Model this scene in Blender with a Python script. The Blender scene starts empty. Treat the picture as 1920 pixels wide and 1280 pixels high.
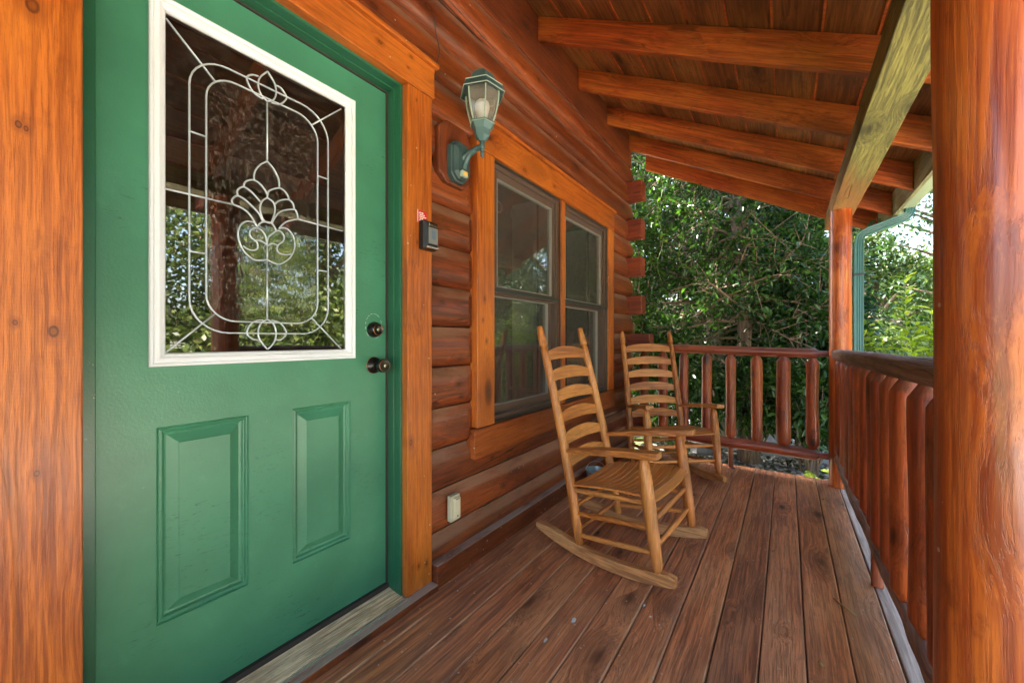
import bpy, math, random
import numpy as np
from mathutils import Vector, Matrix, noise as mnoise
random.seed(7); np.random.seed(7)
S = bpy.context.scene
COL = S.collection
R = math.radians
# ------------------------------------------------------------------ camera
cd = bpy.data.cameras.new('camera'); cam = bpy.data.objects.new('camera', cd); COL.objects.link(cam)
cd.sensor_width = 36; cd.lens = 735 / 1920 * 36; cd.shift_y = -4 / 1920
cd.clip_start = .02; cd.clip_end = 500
cam.location = (0, 0, 1.07); cam.rotation_euler = (R(90), 0, R(35.02))
S.camera = cam
# ------------------------------------------------------------------ light
SUN_EL, SUN_AZ = 54.0, (-1.0, .10)          # from behind the cabin
W = bpy.data.worlds.new("World"); S.world = W; W.use_nodes = True
nt = W.node_tree; nt.nodes.clear()
sky = nt.nodes.new('ShaderNodeTexSky'); sky.sky_type = 'NISHITA'; sky.sun_disc = False
sky.sun_elevation = R(SUN_EL); sky.sun_rotation = math.atan2(SUN_AZ[0], SUN_AZ[1])
sky.dust_density = 4.0; sky.air_density = 1.0; sky.ozone_density = .6
bg = nt.nodes.new('ShaderNodeBackground'); bg.inputs[1].default_value = .15
wo = nt.nodes.new('ShaderNodeOutputWorld')
nt.links.new(sky.outputs[0], bg.inputs[0]); nt.links.new(bg.outputs[0], wo.inputs[0])
sl = bpy.data.lights.new('sun', 'SUN'); sl.energy = 5.0; sl.angle = R(.5); sl.color = (1, .93, .82)
so = bpy.data.objects.new('sun', sl); COL.objects.link(so)
az = Vector((SUN_AZ[0], SUN_AZ[1], 0)).normalized(); el = R(SUN_EL)
sd = Vector((az.x * math.cos(el), az.y * math.cos(el), math.sin(el)))
so.rotation_euler = sd.to_track_quat('Z', 'Y').to_euler(); so.location = sd * 20
S.view_settings.view_transform = 'Standard'; S.view_settings.look = 'None'
S.view_settings.exposure = 3.45; S.view_settings.gamma = 1; S.view_settings.use_curve_mapping = False
S.cycles.max_bounces = 10; S.cycles.diffuse_bounces = 6; S.cycles.transparent_max_bounces = 16

# ------------------------------------------------------------------ mesh helpers
class MB:
    def __init__(s): s.v = []; s.f = []; s.b = []; s.bid = 0.0
    def add(s, vs, fs):
        o = len(s.v); s.v += [tuple(p) for p in vs]; s.b += [s.bid] * len(vs)
        s.f += [tuple(i + o for i in f) for f in fs]
    def box(s, x0, x1, y0, y1, z0, z1):
        s.add([(x0,y0,z0),(x1,y0,z0),(x1,y1,z0),(x0,y1,z0),(x0,y0,z1),(x1,y0,z1),(x1,y1,z1),(x0,y1,z1)],
              [(0,3,2,1),(4,5,6,7),(0,1,5,4),(1,2,6,5),(2,3,7,6),(3,0,4,7)])
    def hexa(s, p):   # eight corners in box order
        s.add(p, [(0,3,2,1),(4,5,6,7),(0,1,5,4),(1,2,6,5),(2,3,7,6),(3,0,4,7)])
    def ring_sweep(s, rings, cap=True, closed=False):
        n = len(rings[0]); vs = [p for r in rings for p in r]; fs = []
        m = len(rings)
        for i in range(m if closed else m - 1):
            j = (i + 1) % m
            for k in range(n):
                l = (k + 1) % n
                fs.append((i*n+k, i*n+l, j*n+l, j*n+k))
        if cap and not closed:
            fs.append(tuple(range(n - 1, -1, -1))); fs.append(tuple((m-1)*n + k for k in range(n)))
        s.add(vs, fs)
    def tube(s, pts, rad, n=12, cap=True, closed=False, wob=0.0, seed=0.0):
        P = [Vector(p) for p in pts]; m = len(P)
        if not hasattr(rad, '__len__'): rad = [rad] * m
        rings = []; up = None
        for i in range(m):
            if closed: t = P[(i+1) % m] - P[i-1]
            else: t = P[min(i+1, m-1)] - P[max(i-1, 0)]
            t.normalize()
            if up is None:
                up = Vector((0,0,1)) if abs(t.z) < .9 else Vector((1,0,0))
            a = t.cross(up).normalized(); b = a.cross(t).normalized(); up = b
            r = []
            for k in range(n):
                th = 2*math.pi*k/n; rr = rad[i]
                if wob:
                    q = P[i]*3 + Vector((math.cos(th), math.sin(th), seed))
                    rr *= 1 + wob * mnoise.noise(q*1.3)
                r.append(P[i] + (a*math.cos(th) + b*math.sin(th))*rr)
            rings.append(r)
        s.ring_sweep(rings, cap, closed)
    def lathe(s, prof, c=(0,0,0), axis='Z', n=24, closed=False):    # prof = [(r, h)]
        rings = []
        for r, h in prof:
            ring = []
            for k in range(n):
                th = 2*math.pi*k/n; a, b = r*math.cos(th), r*math.sin(th)
                p = {'Z': (a, b, h), 'X': (h, a, b), 'Y': (b, h, a)}[axis]
                ring.append((c[0]+p[0], c[1]+p[1], c[2]+p[2]))
            rings.append(ring)
        s.ring_sweep(rings, not closed, closed)
    def mitre(s, y0, y1, z0, z1, x, prof, fill=False):   # rectangular ring on plane x, prof=[(inset, rise)]
        rings = []
        for d, h in prof:
            rings.append([(x+h,y0+d,z0+d),(x+h,y1-d,z0+d),(x+h,y1-d,z1-d),(x+h,y0+d,z1-d)])
        s.ring_sweep(rings, False)
        if fill:
            o = len(s.v) - 4; s.f.append((o, o+1, o+2, o+3))

def obj(name, mb, mat, parent=None, smooth=False, bevel=0, seg=2, label=None, auto=None):
    me = bpy.data.meshes.new(name); me.from_pydata(mb.v, [], mb.f); me.update()
    at = me.attributes.new('bid', 'FLOAT', 'POINT'); at.data.foreach_set('value', mb.b)
    if smooth:
        me.polygons.foreach_set('use_smooth', [True]*len(me.polygons))
        if auto: me.set_sharp_from_angle(angle=R(auto))
    me.materials.append(mat)
    o = bpy.data.objects.new(name, me); COL.objects.link(o)
    if parent is not None:
        o.parent = parent
        if parent.type == 'EMPTY' and not parent.get('_loc'): o.location = -parent.location
    if bevel:
        b = o.modifiers.new('bevel', 'BEVEL'); b.width = bevel; b.segments = seg; b.limit_method = 'ANGLE'; b.angle_limit = R(40)
        b.harden_normals = False
    if label: o['label'] = label
    return o
def tag(o, label, cat, group=None, kind=None):
    if label: o['label'] = label
    if cat: o['category'] = cat
    if group: o['group'] = group
    if kind: o['kind'] = kind
    return o
LOCAL = set()
def thing(name, loc, label, cat, group=None, rz=0, local=False):
    o = bpy.data.objects.new(name, None); COL.objects.link(o); o.location = loc; o.rotation_euler = (0,0,rz)
    o.empty_display_size = .1
    if local: LOCAL.add(o.name); o['_loc'] = 1
    return tag(o, label, cat, group)
def struct(name, mb, mat, **k):
    o = obj(name, mb, mat, **k); o['kind'] = 'structure'; return o
def cr(pts, n=6):     # Catmull-Rom through points
    P = [Vector(p) for p in pts]; out = []
    for i in range(len(P)-1):
        p0 = P[max(i-1,0)]; p1 = P[i]; p2 = P[i+1]; p3 = P[min(i+2,len(P)-1)]
        for k in range(n):
            t = k/n
            out.append(.5*((2*p1)+(p2-p0)*t+(2*p0-5*p1+4*p2-p3)*t*t+(3*p1-p0-3*p2+p3)*t**3))
    out.append(P[-1]); return out

# ------------------------------------------------------------------ materials
class NT:
    def __init__(s, name):
        s.m = bpy.data.materials.new(name); s.m.use_nodes = True; s.t = s.m.node_tree; s.t.nodes.clear()
        s.out = s.n('ShaderNodeOutputMaterial')
    def n(s, ty, **k):
        x = s.t.nodes.new(ty)
        for a, b in k.items(): setattr(x, a, b)
        return x
    def set(s, sock, v):
        if isinstance(v, bpy.types.NodeSocket): s.t.links.new(v, sock)
        elif isinstance(v, tuple) and len(v) == 3 and sock.type == 'RGBA': sock.default_value = (*v, 1)
        else: sock.default_value = v
    def math(s, op, a, b=0.0, c=0.0, clamp=False):
        x = s.n('ShaderNodeMath', operation=op, use_clamp=clamp)
        s.set(x.inputs[0], a); s.set(x.inputs[1], b); s.set(x.inputs[2], c); return x.outputs[0]
    def vmath(s, op, a, b):
        x = s.n('ShaderNodeVectorMath', operation=op); s.set(x.inputs[0], a); s.set(x.inputs[1], b); return x.outputs[0]
    def mix(s, f, a, b, bt='MIX'):
        x = s.n('ShaderNodeMix', data_type='RGBA', blend_type=bt); x.clamp_factor = True
        s.set(x.inputs[0], f); s.set(x.inputs[6], a); s.set(x.inputs[7], b); return x.outputs[2]
    def sm(s, v, a, b):   # smoothstep a..b -> 0..1
        x = s.n('ShaderNodeMapRange', interpolation_type='SMOOTHSTEP'); s.set(x.inputs[0], v)
        x.inputs[1].default_value = a; x.inputs[2].default_value = b; return x.outputs[0]
    def scale(s, v, sc):
        return s.vmath('MULTIPLY', v, sc)
    def noise(s, v, sc, detail=3, rough=.55, dist=0.0):
        x = s.n('ShaderNodeTexNoise'); s.set(x.inputs['Vector'], v); x.inputs['Scale'].default_value = sc
        x.inputs['Detail'].default_value = detail; x.inputs['Roughness'].default_value = rough; x.inputs['Distortion'].default_value = dist
        return x.outputs[0]
    def vor(s, v, sc, feat='F1'):
        x = s.n('ShaderNodeTexVoronoi', feature=feat); s.set(x.inputs['Vector'], v); x.inputs['Scale'].default_value = sc
        return x
    def coords(s):
        tc = s.n('ShaderNodeTexCoord').outputs['Object']
        r = s.n('ShaderNodeObjectInfo').outputs['Random']
        a = s.n('ShaderNodeAttribute', attribute_name='bid').outputs['Fac']
        rr = s.math('ADD', s.math('MULTIPLY', r, 61.0), s.math('MULTIPLY', a, 7.31))
        cmb = s.n('ShaderNodeCombineXYZ'); s.set(cmb.inputs[0], rr); s.set(cmb.inputs[1], s.math('MULTIPLY', rr, 1.7)); s.set(cmb.inputs[2], s.math('MULTIPLY', rr, .6))
        wn = s.n('ShaderNodeTexWhiteNoise', noise_dimensions='1D'); s.set(wn.inputs[1], rr)
        return s.vmath('ADD', tc, cmb.outputs[0]), tc, wn.outputs[0]
    def bsdf(s, color, rough=.5, metal=0.0, coat=0.0, bump=None, bs=.3, bd=.01, spec=.5, coatr=.15):
        p = s.n('ShaderNodeBsdfPrincipled'); s.set(p.inputs['Base Color'], color); s.set(p.inputs['Roughness'], rough)
        s.set(p.inputs['Metallic'], metal); s.set(p.inputs['Coat Weight'], coat); p.inputs['Coat Roughness'].default_value = coatr
        p.inputs['Specular IOR Level'].default_value = spec
        if bump is not None:
            b = s.n('ShaderNodeBump'); b.inputs['Strength'].default_value = bs; b.inputs['Distance'].default_value = bd
            s.set(b.inputs['Height'], bump); s.t.links.new(b.outputs[0], p.inputs['Normal'])
        s.t.links.new(p.outputs[0], s.out.inputs[0]); return p

def wood(name, axis, dark, mid, light, rough=.5, knots=.55, coat=0.0, dust=None, dustc=(.17,.13,.105), bs=.35,
         crack=.5, specks=0.0, vary=.25, saw=0.0, algae=None, figure=1.0, grey=0.0, kscale=1.0, gscale=1.0, worn=0.0, mottle=.4, fib=.5, scr=0.0, edge=0.0, kn=None):
    t = NT(name); P, tc, rnd = t.coords()
    def sc(al, ac): return tuple(al if 'XYZ'[i] == axis else ac for i in range(3))
    warp = t.noise(t.scale(P, sc(1.2, 2.5)), 1.0, 2)
    wv = t.n('ShaderNodeTexNoise'); t.set(wv.inputs['Vector'], t.scale(P, sc(1.5, 4))); wv.inputs['Scale'].default_value = 1
    off = t.vmath('MULTIPLY', t.vmath('SUBTRACT', wv.outputs[1], (.5,.5,.5)), (.06,.06,.06))
    # knots
    PK = t.vmath('ADD', P, off)
    kv = t.vor(t.scale(PK, sc(3.2*kscale, 7.5*kscale)), 1.0)
    sep = t.n('ShaderNodeSeparateColor'); t.set(sep.inputs[0], kv.outputs['Color'])
    on = t.math('GREATER_THAN', sep.outputs[0], 1 - knots)
    kd = kv.outputs['Distance']
    rad = t.math('ADD', t.math('MULTIPLY', sep.outputs[1], .17), .07)
    knd = t.math("DIVIDE", kd, rad)
    kmask = t.math('MULTIPLY', on, t.math('SUBTRACT', 1.0, t.sm(knd, .55, 1.15)))
    khalo = t.math('MULTIPLY', on, t.math('SUBTRACT', 1.0, t.sm(knd, .8, 3.4)))
    kcore = t.math('MULTIPLY', on, t.math('SUBTRACT', 1.0, t.sm(knd, .2, .6)))
    # grain bends round knots
    bend = t.vmath('MULTIPLY', off, t.n('ShaderNodeCombineXYZ').outputs[0]) if False else None
    khv = t.n('ShaderNodeCombineXYZ')
    for i in range(3): t.set(khv.inputs[i], t.math('MULTIPLY', khalo, .035))
    PG = t.vmath('ADD', t.vmath('ADD', P, t.scale(off, (.5,.5,.5))), khv.outputs[0])
    g1 = t.noise(t.scale(PG, sc(1.6*gscale, 48*gscale)), 1.0, 4, .6)
    g2 = t.noise(t.scale(PG, sc(7*gscale, 170*gscale)), 1.0, 3, .6)
    fig = t.n('ShaderNodeTexWave', wave_type='BANDS', wave_profile='SAW')
    fig.bands_direction = {'X': 'Z', 'Y': 'X', 'Z': 'X'}[axis]
    t.set(fig.inputs['Vector'], t.scale(PG, sc(.9, 9))); fig.inputs['Scale'].default_value = 1.0
    fig.inputs['Distortion'].default_value = 9; fig.inputs['Detail'].default_value = 2.5; fig.inputs['Detail Scale'].default_value = .7
    blotch = t.noise(t.scale(P, sc(1.1, 3.2)), 1.0, 3, .6)
    c = t.mix(t.sm(g1, .36, .62), dark, mid)
    c = t.mix(t.math('MULTIPLY', t.sm(blotch, .38, .68), .75), c, light)
    c = t.mix(t.math('MULTIPLY', t.sm(fig.outputs[1], .55, 1.0), .30*figure), c, dark)
    c = t.mix(t.math('MULTIPLY', t.sm(g2, .48, .66), .45), c, dark)
    fb = t.noise(t.scale(PG, sc(2.6*gscale, 85*gscale)), 1.0, 5, .75)
    c = t.mix(t.math('MULTIPLY', t.sm(fb, .50, .60), fib), c, tuple(x*.62 for x in dark))
    c = t.mix(t.math('MULTIPLY', t.sm(fb, .42, .34), fib*.45), c, tuple(min(1, x*1.35) for x in light))
    if scr:
        sn = t.noise(t.scale(P, sc(5, 120)), 1.0, 4, .8); sg = t.sm(t.noise(t.scale(P, sc(2.5, 7)), 1.0, 3), .45, .62)
        c = t.mix(t.math('MULTIPLY', t.math('MULTIPLY', t.sm(sn, .60, .66), sg), scr), c, (.46,.34,.25))
    spot = t.noise(t.scale(P, sc(9, 22)), 1.0, 5, .7)
    c = t.mix(t.math('MULTIPLY', t.sm(spot, .54, .72), mottle), c, tuple(x*.6 for x in dark))
    # board-to-board tone
    v = t.math('ADD', 1 - vary, t.math('MULTIPLY', rnd, 2*vary))
    vv = t.n('ShaderNodeCombineXYZ'); 
    for i in range(3): t.set(vv.inputs[i], v)
    c = t.mix(1.0, c, vv.outputs[0], 'MULTIPLY')
    if algae:
        ac, lo, hi, ax = algae
        sx = t.n('ShaderNodeSeparateXYZ'); t.set(sx.inputs[0], tc)
        am = t.sm(t.math('ADD', sx.outputs[ax], t.math('MULTIPLY', t.math('SUBTRACT', t.noise(t.scale(P, sc(2, 14)), 1.0, 4), .5), 1.6)), lo, hi)
        am = t.math('MULTIPLY', am, t.math('ADD', .55, t.math('MULTIPLY', g1, .5)))
        c = t.mix(am, c, ac)
    if grey:
        gm = t.sm(t.noise(t.scale(P, sc(.9, 6)), 1.0, 5, .65), .42, .66)
        c = t.mix(t.math('MULTIPLY', gm, grey), c, (.155,.135,.12))
    if worn:
        wm = t.sm(t.noise(t.scale(P, sc(14, 30)), 1.0, 6, .75), .60, .72)
        c = t.mix(t.math('MULTIPLY', wm, worn), c, (.24,.17,.12))
    c = t.mix(t.math('MULTIPLY', khalo, .45), c, tuple(x*.55 for x in dark))
    c = t.mix(t.math('MULTIPLY', kmask, .8), c, tuple(x*.32 for x in dark))
    c = t.mix(t.math('MULTIPLY', kcore, .6), c, (.012,.007,.005))
    if kn:      # real knots of this board at their own spots (y, z, radius)
        s3 = t.n('ShaderNodeSeparateXYZ'); t.set(s3.inputs[0], t.vmath('ADD', tc, t.vmath('MULTIPLY', t.vmath('SUBTRACT', wv.outputs[1], (.5,.5,.5)), (.02,.02,.02))))
        acc = None
        for ky, kz, kr in kn:
            e1, e2 = (1.0, .62) if axis == 'Z' else (.62, 1.0)
            dy = t.math('MULTIPLY', t.math('SUBTRACT', s3.outputs[1], ky), 1/kr/e2); dz = t.math('MULTIPLY', t.math('SUBTRACT', s3.outputs[2], kz), 1/kr/e1)
            d2 = t.math('ADD', t.math('MULTIPLY', dy, dy), t.math('MULTIPLY', dz, dz))
            acc = d2 if acc is None else t.math('MINIMUM', acc, d2)
        c = t.mix(t.math('MULTIPLY', t.math('SUBTRACT', 1.0, t.sm(acc, .8, 9.0)), .5), c, tuple(x*.8 for x in dark))
        c = t.mix(t.math('MULTIPLY', t.math('SUBTRACT', 1.0, t.sm(acc, .65, 1.25)), .85), c, tuple(x*.35 for x in dark))
        c = t.mix(t.math('MULTIPLY', t.math('SUBTRACT', 1.0, t.sm(acc, .05, .5)), .45), c, tuple(x*.7 for x in mid))
    # checks (long thin cracks)
    cn = t.noise(t.scale(PG, sc(.28, 11)), 1.0, 2, .5)
    cm = t.math('SUBTRACT', 1.0, t.sm(t.math('ABSOLUTE', t.math('SUBTRACT', cn, .5)), .002, .009))
    cgate = t.sm(t.noise(t.scale(P, sc(.8, 2)), 1.0, 1), .52, .60)
    cm = t.math('MULTIPLY', t.math('MULTIPLY', cm, cgate), crack)
    c = t.mix(cm, c, (.012,.007,.004))
    if edge:
        ge = t.n('ShaderNodeNewGeometry'); se = t.n('ShaderNodeSeparateXYZ'); t.set(se.inputs[0], ge.outputs['Normal'])
        em = t.sm(t.math('ABSOLUTE', se.outputs[0]), .15, .45); eg = t.sm(t.noise(t.scale(P, sc(2.2, 9)), 1.0, 5, .7), .38, .58)
        c = t.mix(t.math('MULTIPLY', t.math('MULTIPLY', em, eg), edge), c, (.62,.33,.17))
    rgh = t.math('ADD', rough - .08, t.math('MULTIPLY', g1, .16))
    if dust is not None:
        geo = t.n('ShaderNodeNewGeometry'); sx = t.n('ShaderNodeSeparateXYZ'); t.set(sx.inputs[0], geo.outputs['Normal'])
        dm = t.math('MULTIPLY', t.sm(sx.outputs[2], dust[0], dust[1]), t.sm(t.noise(t.scale(P, sc(3, 9)), 1.0, 5, .7), .25, .6))
        dm = t.math('MULTIPLY', dm, dust[2])
        c = t.mix(dm, c, dustc); rgh = t.math('ADD', rgh, t.math('MULTIPLY', dm, .35))
    if specks:
        sv = t.vor(P, 42); ss = t.n('ShaderNodeSeparateColor'); t.set(ss.inputs[0], sv.outputs['Color'])
        sm_ = t.math('MULTIPLY', t.math('LESS_THAN', sv.outputs['Distance'], t.math('MULTIPLY', ss.outputs[1], .19)), t.math('GREATER_THAN', ss.outputs[0], 1 - specks))
        c = t.mix(t.math('MULTIPLY', sm_, .8), c, (.5,.42,.33))
    h = t.math('ADD', t.math('MULTIPLY', g1, .5), t.math('MULTIPLY', g2, .35))
    h = t.math('SUBTRACT', h, t.math('MULTIPLY', t.sm(fb, .50, .60), .5))
    h = t.math('SUBTRACT', h, t.math('MULTIPLY', cm, 3.0))
    if saw:
        sw = t.n('ShaderNodeTexWave', wave_type='BANDS', wave_profile='SIN'); sw.bands_direction = axis
        t.set(sw.inputs['Vector'], P); sw.inputs['Scale'].default_value = 42; sw.inputs['Distortion'].default_value = 2.2; sw.inputs['Detail'].default_value = 1
        h = t.math('ADD', h, t.math('MULTIPLY', sw.outputs[1], saw))
    t.bsdf(c, rgh, coat=coat, bump=h, bs=bs, bd=.004)
    return t.m

def paint(name, col, rough=.4, var=.12, chips=0.0, chipc=(.5,.55,.48), bs=.12, metal=0.0, brush=None, streak=None, coat=0.0, scuff=0.0):
    t = NT(name); P, tc, rnd = t.coords()
    n = t.noise(P, 3.0, 5, .6)
    c = t.mix(t.sm(n, .3, .7), tuple(x*(1-var) for x in col), tuple(min(1, x*(1+var)) for x in col))
    if streak:
        s2 = t.sm(t.noise(t.scale(P, (3, 3, 26)), 1.0, 5, .7), .60, .74); c = t.mix(t.math('MULTIPLY', s2, streak[1]), c, streak[0])
    if chips:
        k = t.noise(P, 55, 5, .75); g = t.sm(t.noise(P, 5, 2), .45, .65)
        m = t.math('MULTIPLY', t.sm(k, .68, .70), g); c = t.mix(t.math('MULTIPLY', m, chips), c, chipc)
    if scuff:
        u = t.noise(t.scale(P, (20, 20, 130)), 1.0, 3, .7, 1.5); g = t.sm(t.noise(P, 4.5, 3), .52, .66)
        c = t.mix(t.math('MULTIPLY', t.math('MULTIPLY', t.sm(u, .60, .64), g), scuff), c, tuple(x*.3 for x in col))
        w = t.noise(t.vmath('ADD', P, (3.,5.,1.)), 7, 5, .7)
        c = t.mix(t.math('MULTIPLY', t.sm(w, .58, .76), scuff*.5), c, tuple(min(1, x*1.5+.03) for x in col))
    h = t.noise(P, 160, 2, .5)
    h = t.math('ADD', h, t.math('MULTIPLY', t.noise(t.scale(P, (9,9,9)), 1.0, 3), 2.0))
    t.bsdf(c, t.math('ADD', rough - .05, t.math('MULTIPLY', n, .1)), metal=metal, bump=h, bs=bs, bd=.002, coat=coat)
    return t.m

def plain(name, col, rough=.5, metal=0.0, coat=0.0):
    t = NT(name); P, tc, rnd = t.coords()
    n = t.noise(P, 18, 4, .6)
    c = t.mix(n, tuple(x*.82 for x in col), tuple(min(1, x*1.15) for x in col))
    t.bsdf(c, t.math('ADD', rough - .06, t.math('MULTIPLY', n, .12)), metal=metal, coat=coat, bump=n, bs=.08, bd=.002)
    return t.m

def leafmat(name, cols, rough=.35, trans=.35, spec=.5, vein=True, tint=(1.5,1.6,.5)):
    t = NT(name)
    a = t.n('ShaderNodeAttribute', attribute_name='bid').outputs['Fac']
    r = t.n('ShaderNodeValToRGB'); t.set(r.inputs[0], a); e = r.color_ramp.elements
    e[0].position = 0; e[0].color = (*cols[0], 1); e[1].position = 1; e[1].color = (*cols[-1], 1)
    for i, c in enumerate(cols[1:-1]):
        q = e.new((i+1)/(len(cols)-1)); q.color = (*c, 1)
    p = t.n('ShaderNodeBsdfPrincipled'); t.set(p.inputs['Base Color'], r.outputs[0]); p.inputs['Roughness'].default_value = rough
    p.inputs['Specular IOR Level'].default_value = spec
    tr = t.n('ShaderNodeBsdfTranslucent'); t.set(tr.inputs[0], t.mix(1.0, r.outputs[0], tint, 'MULTIPLY'))
    m = t.n('ShaderNodeMixShader'); m.inputs[0].default_value = trans
    t.t.links.new(p.outputs[0], m.inputs[1]); t.t.links.new(tr.outputs[0], m.inputs[2]); t.t.links.new(m.outputs[0], t.out.inputs[0])
    return t.m

def glassmat(name, ior=1.9, tint=(.75,.78,.76), bump=False, dirt=.03, even=0.0):
    t = NT(name); P, tc, rnd = t.coords()
    fr = t.n('ShaderNodeFresnel'); fr.inputs[0].default_value = ior
    gl = t.n('ShaderNodeBsdfGlossy'); gl.inputs['Roughness'].default_value = .015; gl.inputs[0].default_value = (1,1,1,1)
    tr = t.n('ShaderNodeBsdfTransparent'); tr.inputs[0].default_value = (*tint, 1)
    if bump:
        b = t.n('ShaderNodeBump'); b.inputs['Strength'].default_value = bump; b.inputs['Distance'].default_value = .002
        h = t.noise(t.scale(P, (30, 60, 28)), 1.0, 2, .5)
        t.set(b.inputs['Height'], h); t.t.links.new(b.outputs[0], gl.inputs['Normal'])
    m = t.n('ShaderNodeMixShader'); t.set(m.inputs[0], fr.outputs[0])
    t.t.links.new(tr.outputs[0], m.inputs[1]); t.t.links.new(gl.outputs[0], m.inputs[2])
    df = t.n('ShaderNodeBsdfDiffuse'); df.inputs[0].default_value = (.45,.38,.32,1)
    m2 = t.n('ShaderNodeMixShader'); t.set(m2.inputs[0], t.math('ADD', even, t.math('MULTIPLY', t.sm(t.noise(P, 60, 5, .7), .4, .8), dirt)))
    t.t.links.new(m.outputs[0], m2.inputs[1]); t.t.links.new(df.outputs[0], m2.inputs[2]); t.t.links.new(m2.outputs[0], t.out.inputs[0])
    return t.m

M = {}
M['log'] = wood('log_stain', 'Y', (.085,.016,.005), (.225,.043,.009), (.31,.068,.013), rough=.42, knots=.55, dust=(.10,.42,.78), crack=.9, coat=.12, vary=.20, specks=.05, dustc=(.27,.135,.078), gscale=1.4, kscale=.9, mottle=.45, kn=[(1.974, 0.244, 0.013), (1.726, 0.274, 0.013), (1.627, 0.447, 0.01), (1.366, 0.329, 0.016), (1.622, 0.2, 0.017), (1.91, 0.181, 0.016), (1.697, 0.125, 0.009), (1.38, 0.86, 0.013), (1.395, 0.798, 0.011), (1.268, 1.236, 0.012), (1.178, 2.508, 0.025), (2.464, 1.354, 0.01), (0.906, 2.323, 0.018), (2.103, 2.691, 0.012), (2.821, 2.459, 0.015), (2.589, 2.566, 0.012)])
M['logend'] = wood('log_end_stain', 'X', (.14,.022,.008), (.28,.042,.015), (.34,.062,.020), rough=.45, knots=.1, crack=.9, vary=.14, dust=(.4,.9,.4))
M['board'] = wood('flat_board_stain', 'Y', (.10,.020,.006), (.22,.044,.009), (.29,.068,.013), rough=.5, knots=.4, vary=.1, dust=(.3,.9,.9), dustc=(.36,.27,.21), crack=.6, specks=.12, scr=.2)
M['casing_z'] = wood('casing_stain', 'Z', (.27,.052,.007), (.55,.135,.014), (.66,.19,.022), rough=.40, knots=.55, crack=.25, coat=.10, vary=.06, saw=.05, specks=.06, figure=.45, gscale=2.0, fib=.38, kscale=.75, kn=[(0.092, 1.745, 0.016), (0.072, 1.499, 0.008), (0.082, 1.495, 0.006), (0.12, 1.088, 0.013), (0.069, 1.103, 0.006), (0.099, 0.8, 0.007), (1.098, 2.057, 0.006), (1.104, 1.469, 0.005), (1.067, 0.65, 0.014), (1.109, 0.132, 0.008), (1.153, 0.123, 0.009), (1.557, 1.059, 0.01), (1.54, 1.275, 0.012), (1.527, 1.166, 0.008)])
M['casing_y'] = wood('casing_stain_level', 'Y', (.26,.050,.007), (.50,.12,.013), (.58,.16,.018), rough=.40, knots=.5, crack=.3, coat=.10, vary=.06, saw=.05, specks=.06, figure=.45, gscale=2.0, fib=.38, kscale=.8, kn=[(1.909, 2.05, 0.02), (0.936, 2.272, 0.012), (0.917, 2.184, 0.01), (1.065, 2.217, 0.008), (2.268, 2.071, 0.01), (1.051, 2.166, 0.006)])
M['apron'] = wood('window_apron_stain', 'Y', (.16,.030,.006), (.33,.070,.011), (.42,.11,.018), rough=.45, knots=.4, crack=.5, vary=.05, specks=.12)
M['rafter'] = wood('rafter_stain', 'X', (.24,.036,.007), (.55,.092,.014), (.68,.19,.028), rough=.42, knots=.6, crack=.5, coat=.2, vary=.20, figure=1.2, kscale=.8, mottle=.5, fib=.45, gscale=1.4)
M['ceiling'] = wood('ceiling_board', 'Y', (.12,.040,.012), (.31,.105,.026), (.52,.23,.055), rough=.5, knots=.12, crack=.3, vary=.22, figure=.5, mottle=.6)
M['beam'] = wood('beam_treated', 'Y', (.14,.12,.03), (.29,.25,.06), (.40,.37,.09), rough=.6, knots=.35, crack=1.0, vary=.0, bs=.9, algae=((.33,.12,.03), 2.5, 3.5, 1), mottle=.4, gscale=1.8)
M['mossy'] = wood('fascia_mossy', 'Y', (.12,.10,.05), (.24,.22,.11), (.34,.33,.17), rough=.6, knots=.1, vary=.0, bs=.5)
M['deck'] = wood('deck_board', 'Y', (.26,.088,.036), (.62,.220,.080), (.74,.34,.145), rough=.60, knots=.42, crack=.0, grey=.20, specks=.38, vary=.16, bs=.7, worn=.7, coat=.0, mottle=.38, scr=.6, fib=.42, gscale=1.5, edge=.8, figure=.6)
M['deckedge'] = wood('deck_edge_board', 'Y', (.24,.17,.125), (.46,.35,.28), (.58,.47,.39), rough=.75, knots=.2, crack=.3, vary=.0, bs=.5, worn=.3, mottle=.3, fib=.4)
M['peeled'] = wood('peeled_log', 'Z', (.26,.034,.005), (.54,.115,.013), (.68,.22,.030), rough=.36, knots=.8, crack=.7, coat=.45, vary=.06, figure=.7, kscale=.9, gscale=.9, mottle=.7, specks=.05, fib=.45)
M['baluster'] = wood('baluster_stain', 'Z', (.17,.022,.005), (.40,.066,.012), (.52,.115,.020), rough=.42, knots=.6, crack=.4, coat=.2, vary=.20, figure=.6, dust=(.25,.6,.85), dustc=(.19,.12,.09), worn=.25, mottle=.65)
M['railx'] = wood('rail_stain', 'X', (.17,.024,.009), (.33,.056,.016), (.42,.09,.026), rough=.38, knots=.3, crack=.8, coat=.3, vary=.05, dust=(.2,.9,.45), worn=.2)
M['raily'] = wood('rail_weathered', 'Y', (.12,.062,.040), (.30,.17,.115), (.42,.28,.21), rough=.55, knots=.3, crack=.4, coat=.05, vary=.05, dust=(.2,.9,.6), dustc=(.36,.31,.27), worn=.7, bs=.9, mottle=.7, scr=.8)
M['plaque'] = wood('plaque_stain', 'Z', (.09,.018,.006), (.20,.040,.010), (.26,.06,.014), rough=.45, knots=.1, vary=.05)
M['peg'] = wood('peg_stain', 'Z', (.16,.035,.015), (.30,.075,.030), (.36,.10,.04), rough=.45, knots=.0, vary=.05)
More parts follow.
